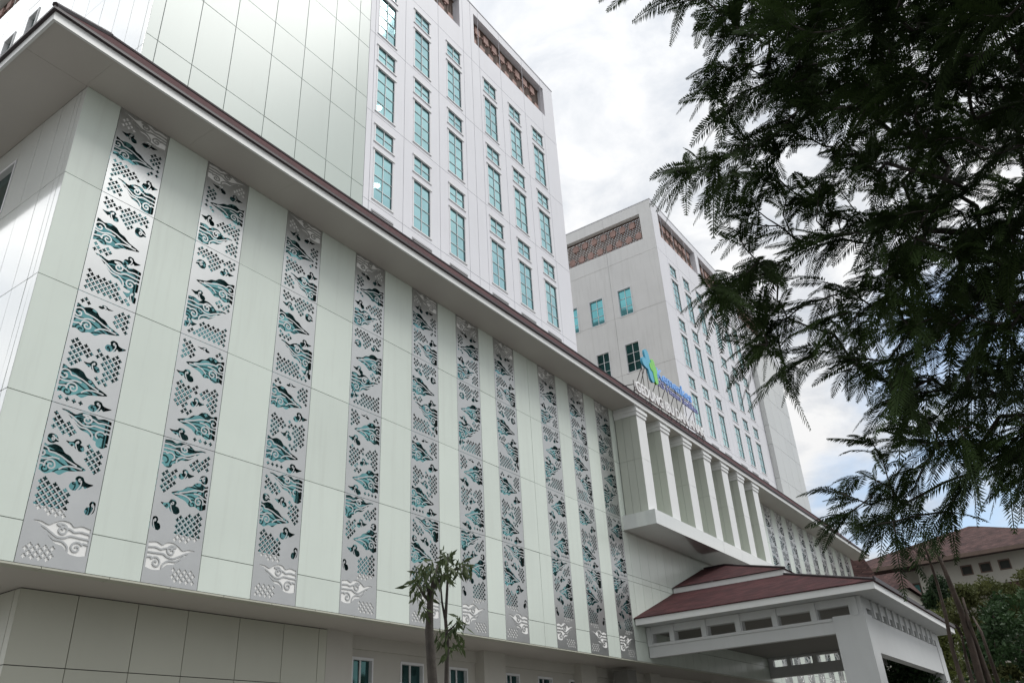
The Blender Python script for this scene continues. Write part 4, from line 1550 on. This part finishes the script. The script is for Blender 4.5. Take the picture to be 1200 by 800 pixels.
# --- shrubs and trees at the lower right
def clump_tree(name, label, cat, base, outline, dist, depth, n, size, mat, stems=3, aspect=0.45, clumps=60, group=None, crown='crown', twigs=True):
    base = Vector(base)
    t = thing(name, label, cat, base, group)
    b = np.array(base)
    xs, ys = [p[0] for p in outline], [p[1] for p in outline]
    C_ = []
    while len(C_) < clumps:
        x, y = rng.uniform(min(xs), max(xs)), rng.uniform(min(ys), max(ys))
        if inside_poly(outline, x, y):
            C_.append(np.array(at(x, y, dist + rng.uniform(-depth, depth))) - b)
    mbr = MB()
    h = float(np.mean([c[2] for c in C_]))
    fork = np.array((0, 0, max(0.5, min(h * 0.4, 3.0))))
    nodes, par, ch, rad = grow(None, fork, C_, mbr, 0.008 * dist / 12, 2.3, 4)
    mbr.build('branches', M['bark_brown'], t, True)
    mb = MB()
    mb.tube([(0, 0, -0.1), (0.03, 0.02, fork[2] * .5), tuple(fork)], [rad[0] * 1.5 + .03, rad[0] * 1.1 + .02, rad[0]], 8)
    mb.build('trunk', M['bark_brown'], t, True)
    per = n // clumps
    P = []
    for c in C_:
        s = size * rng.uniform(1.5, 3.2)
        q = rng.normal(0, 1, (per, 3))
        q = unit(q) * (rng.uniform(0, 1, (per, 1)) ** 0.45) * s
        q[:, 2] *= 0.75
        P.append(c + q)
    P = np.concatenate(P)
    quads_mesh(crown, leaf_quads(P, size, aspect, 0.2), mat, t)
    return t


clump_tree('bushy_tree', 'olive green bushy tree below the brown tiled roof, far right', 'tree', (24.5, -14.0, 0),
           [(1108, 706), (1125, 690), (1150, 680), (1175, 674), (1230, 664), (1260, 700), (1260, 800), (1180, 810), (1128, 780), (1112, 730)], 30, 2.0, 42000, 0.115, M['leaf_olive'], clumps=150)
clump_tree('shrub', 'small dark green shrub beside the white wall of the tiled-roof building', 'shrub', (24.3, -10.9, 0),
           [(1086, 690), (1098, 678), (1110, 688), (1106, 712), (1090, 716)], 32, 0.8, 4200, 0.12, M['leaf_dark'], clumps=24)
clump_tree('leafy_shrub', 'yellow green leafy shrub beside the canopy corner, behind the thin stems', 'shrub', (41.5, -8.6, 0),
           [(1078, 728), (1088, 706), (1112, 700), (1128, 735), (1132, 800), (1100, 820), (1090, 770)], 49.0, 1.2, 5200, 0.34, M['leaf_bright'], clumps=26, aspect=0.22)
clump_tree('dark_tree', 'dark green dense tree in the bottom right corner of the view', 'tree', (13.4, -14.6, 0),
           [(1150, 720), (1170, 700), (1260, 690), (1330, 760), (1300, 900), (1150, 900), (1128, 800)], 19, 1.3, 22000, 0.115, M['leaf_dark'], clumps=120)
clump_tree('hedge', 'dark green hedge seen through the front opening of the canopy', 'hedge', (36.5, -11.0, 0),
           [(1040, 782), (1055, 772), (1080, 776), (1100, 795), (1105, 830), (1040, 830)], 43.0, 0.8, 3600, 0.24, M['leaf_dark'], clumps=40)

# --- thin leaning stems rising beside the canopy
mt_base = Vector((7.9, -13.4, 0))
mt = thing('multi_stem_tree', 'cluster of thin leaning brown stems rising beside the canopy corner', 'tree', mt_base)
MTB = np.array(mt_base)
D0 = 14.3
for pl_, r0 in ((((1128, 800), (1116, 760), (1108, 720), (1098, 682), (1088, 652), (1082, 636)), .032), (((1150, 800), (1138, 755), (1126, 715), (1112, 680), (1102, 655), (1095, 636)), .052),
                (((1160, 800), (1146, 760), (1136, 730), (1128, 700)), .042), (((1140, 800), (1132, 770), (1127, 745)), .034), (((1170, 800), (1160, 770), (1150, 740), (1140, 722)), .03)):
    P = [np.array(at(x, y, D0 + 0.15 * rng.normal())) - MTB for x, y in pl_]
    foot = P[0] * 0.0
    foot[:2] = P[0][:2] * 0.8
    foot[2] = -0.05
    P = [foot] + P
    n = len(P)
    mb = MB()
    mb.tube(P, [r0 * (1.25 - 0.85 * k / (n - 1)) for k in range(n)], 8)
    mb.build('stem', M['bark_brown'], mt, True)
B, Dr, Ln = [], [], []
for x, y, k in ((1083, 634, 5), (1095, 632, 5), (1088, 643, 3)):
    for _ in range(k):
        B.append(np.array(at(x, y, D0)) - MTB)
        v = rng.normal(0, 1, 3)
        v[2] = -0.3 + .4 * v[2]
        Dr.append(v)
        Ln.append(rng.uniform(.3, .45))
quads_mesh('crown', fronds(np.array(B), np.array(Dr), np.array(Ln), K=15, droop=.4), M['leaf_feather'], mt)

# ------------------------------------------------------------------ tiled-roof building far right
fb = thing('tiled_roof_building', 'cream building with a weathered brown hipped tile roof at the far right', 'building', (82, 0, 0))


def F(x, y, z):
    return (x - 82, y, z)


mb = MB()
wh = [(-6.0, -5.0, 16.1, 17.0), (-7.6, -6.6, 16.1, 17.0), (-9.2, -8.2, 16.1, 17.0), (-11.9, -10.9, 16.1, 17.0)]
mpf = lambda u, v, w: F(82 - w, u, v)
backing(mb, mpf, -14.4, -1.6, 0, 17.6, wh, w=0)
reveals(mb, mpf, wh, 0, -0.4)
backing(mb, lambda u, v, w: F(84 - w, u, v), -1.6, 4.5, 0, 17.6, [(-0.9, 0.6, 14.4, 16.4)], w=0)
mb.face(F(82, -1.6, 0), F(84, -1.6, 0), F(84, -1.6, 17.6), F(82, -1.6, 17.6))
mb.face(F(84, 4.5, 0), F(104, 4.5, 0), F(104, 4.5, 17.6), F(84, 4.5, 17.6))
mb.box(*[a for a in (-0.35, 0.0)], -1.75, -1.3, 0, 17.5)
mb.build('wall', M['wall_far'], fb)
for a, b, c, d in wh:
    window(mpf, a + .1, b - .1, c + .1, d - .1, fb, M['joint'], 1, 1, trim=0.1, proud=0.05, sill=False, inset=0.2, fm_=M['brown'])
window(lambda u, v, w: F(84 - w, u, v), -0.8, 0.5, 14.5, 16.3, fb, M['pane_dark'], 2, 2, trim=0.1, proud=0.05, sill=False, fm_=M['brown'])
mb = MB()
ex, y0, y1, ze = 80.0, 8.0, -16.5, 17.7
xr, za = 90.0, 22.2
ya, yb = -6.1, -6.9
mb.face(F(ex, y0, ze), F(ex, y1, ze), F(xr, yb, za - 0.15), F(xr, ya, za))
mb.face(F(xr + 10, y0, ze), F(ex, y0, ze), F(xr, ya, za))
mb.face(F(ex, y1, ze), F(xr + 10, y1, ze), F(xr, yb, za - 0.15))
mb.face(F(xr + 10, y1, ze), F(xr + 10, y0, ze), F(xr, ya, za), F(xr, yb, za - 0.15))
mb.face(F(ex + .02, y0, ze - .03), F(ex + .02, y1, ze - .03), F(xr + 10, y1, ze - .03), F(xr + 10, y0, ze - .03))
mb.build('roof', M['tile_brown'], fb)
mb = MB()
mb.box(-2.06, -1.98, y1, y0, ze - 0.3, ze + 0.05)
mb.build('eave_board', M['brown'], fb)
mb = MB()
mb.face(F(79.6, -1.2, 13.9), F(79.6, -12, 13.9), F(82, -12, 15.0), F(82, -1.2, 15.0))
mb.face(F(79.6, -1.2, 13.9), F(82, -1.2, 15.0), F(82, -1.2, 13.9))
mb.build('lean_to_roof', M['tile_brown'], fb)

wb = thing('gabled_wing', 'lower maroon tiled gable roof showing just above the canopy corner', 'building', (70, 0, 0))
mb = MB()
G = lambda x, y, z: (x - 70, y, z)
mb.face(G(67, 4.5, 13.4), G(67, -2.6, 13.4), G(70.2, -1.6, 15.3), G(70.2, 4.5, 15.3))
mb.face(G(67, -2.6, 13.4), G(74, -2.6, 13.4), G(70.2, -1.6, 15.3))
mb.face(G(74, -2.6, 13.4), G(74, 4.5, 13.4), G(70.2, 4.5, 15.3), G(70.2, -1.6, 15.3))
mb.face(G(69.2, 3.2, 14.6), G(71.5, 0.3, 14.7), G(71.5, 1.2, 17.2), G(69.2, 4.2, 17.2))
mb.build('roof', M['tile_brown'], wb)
mb = MB()
mb.box(-2.4, 3.6, -2.2, 4.4, 0, 13.5)
mb.build('wall', M['wall_far'], wb)
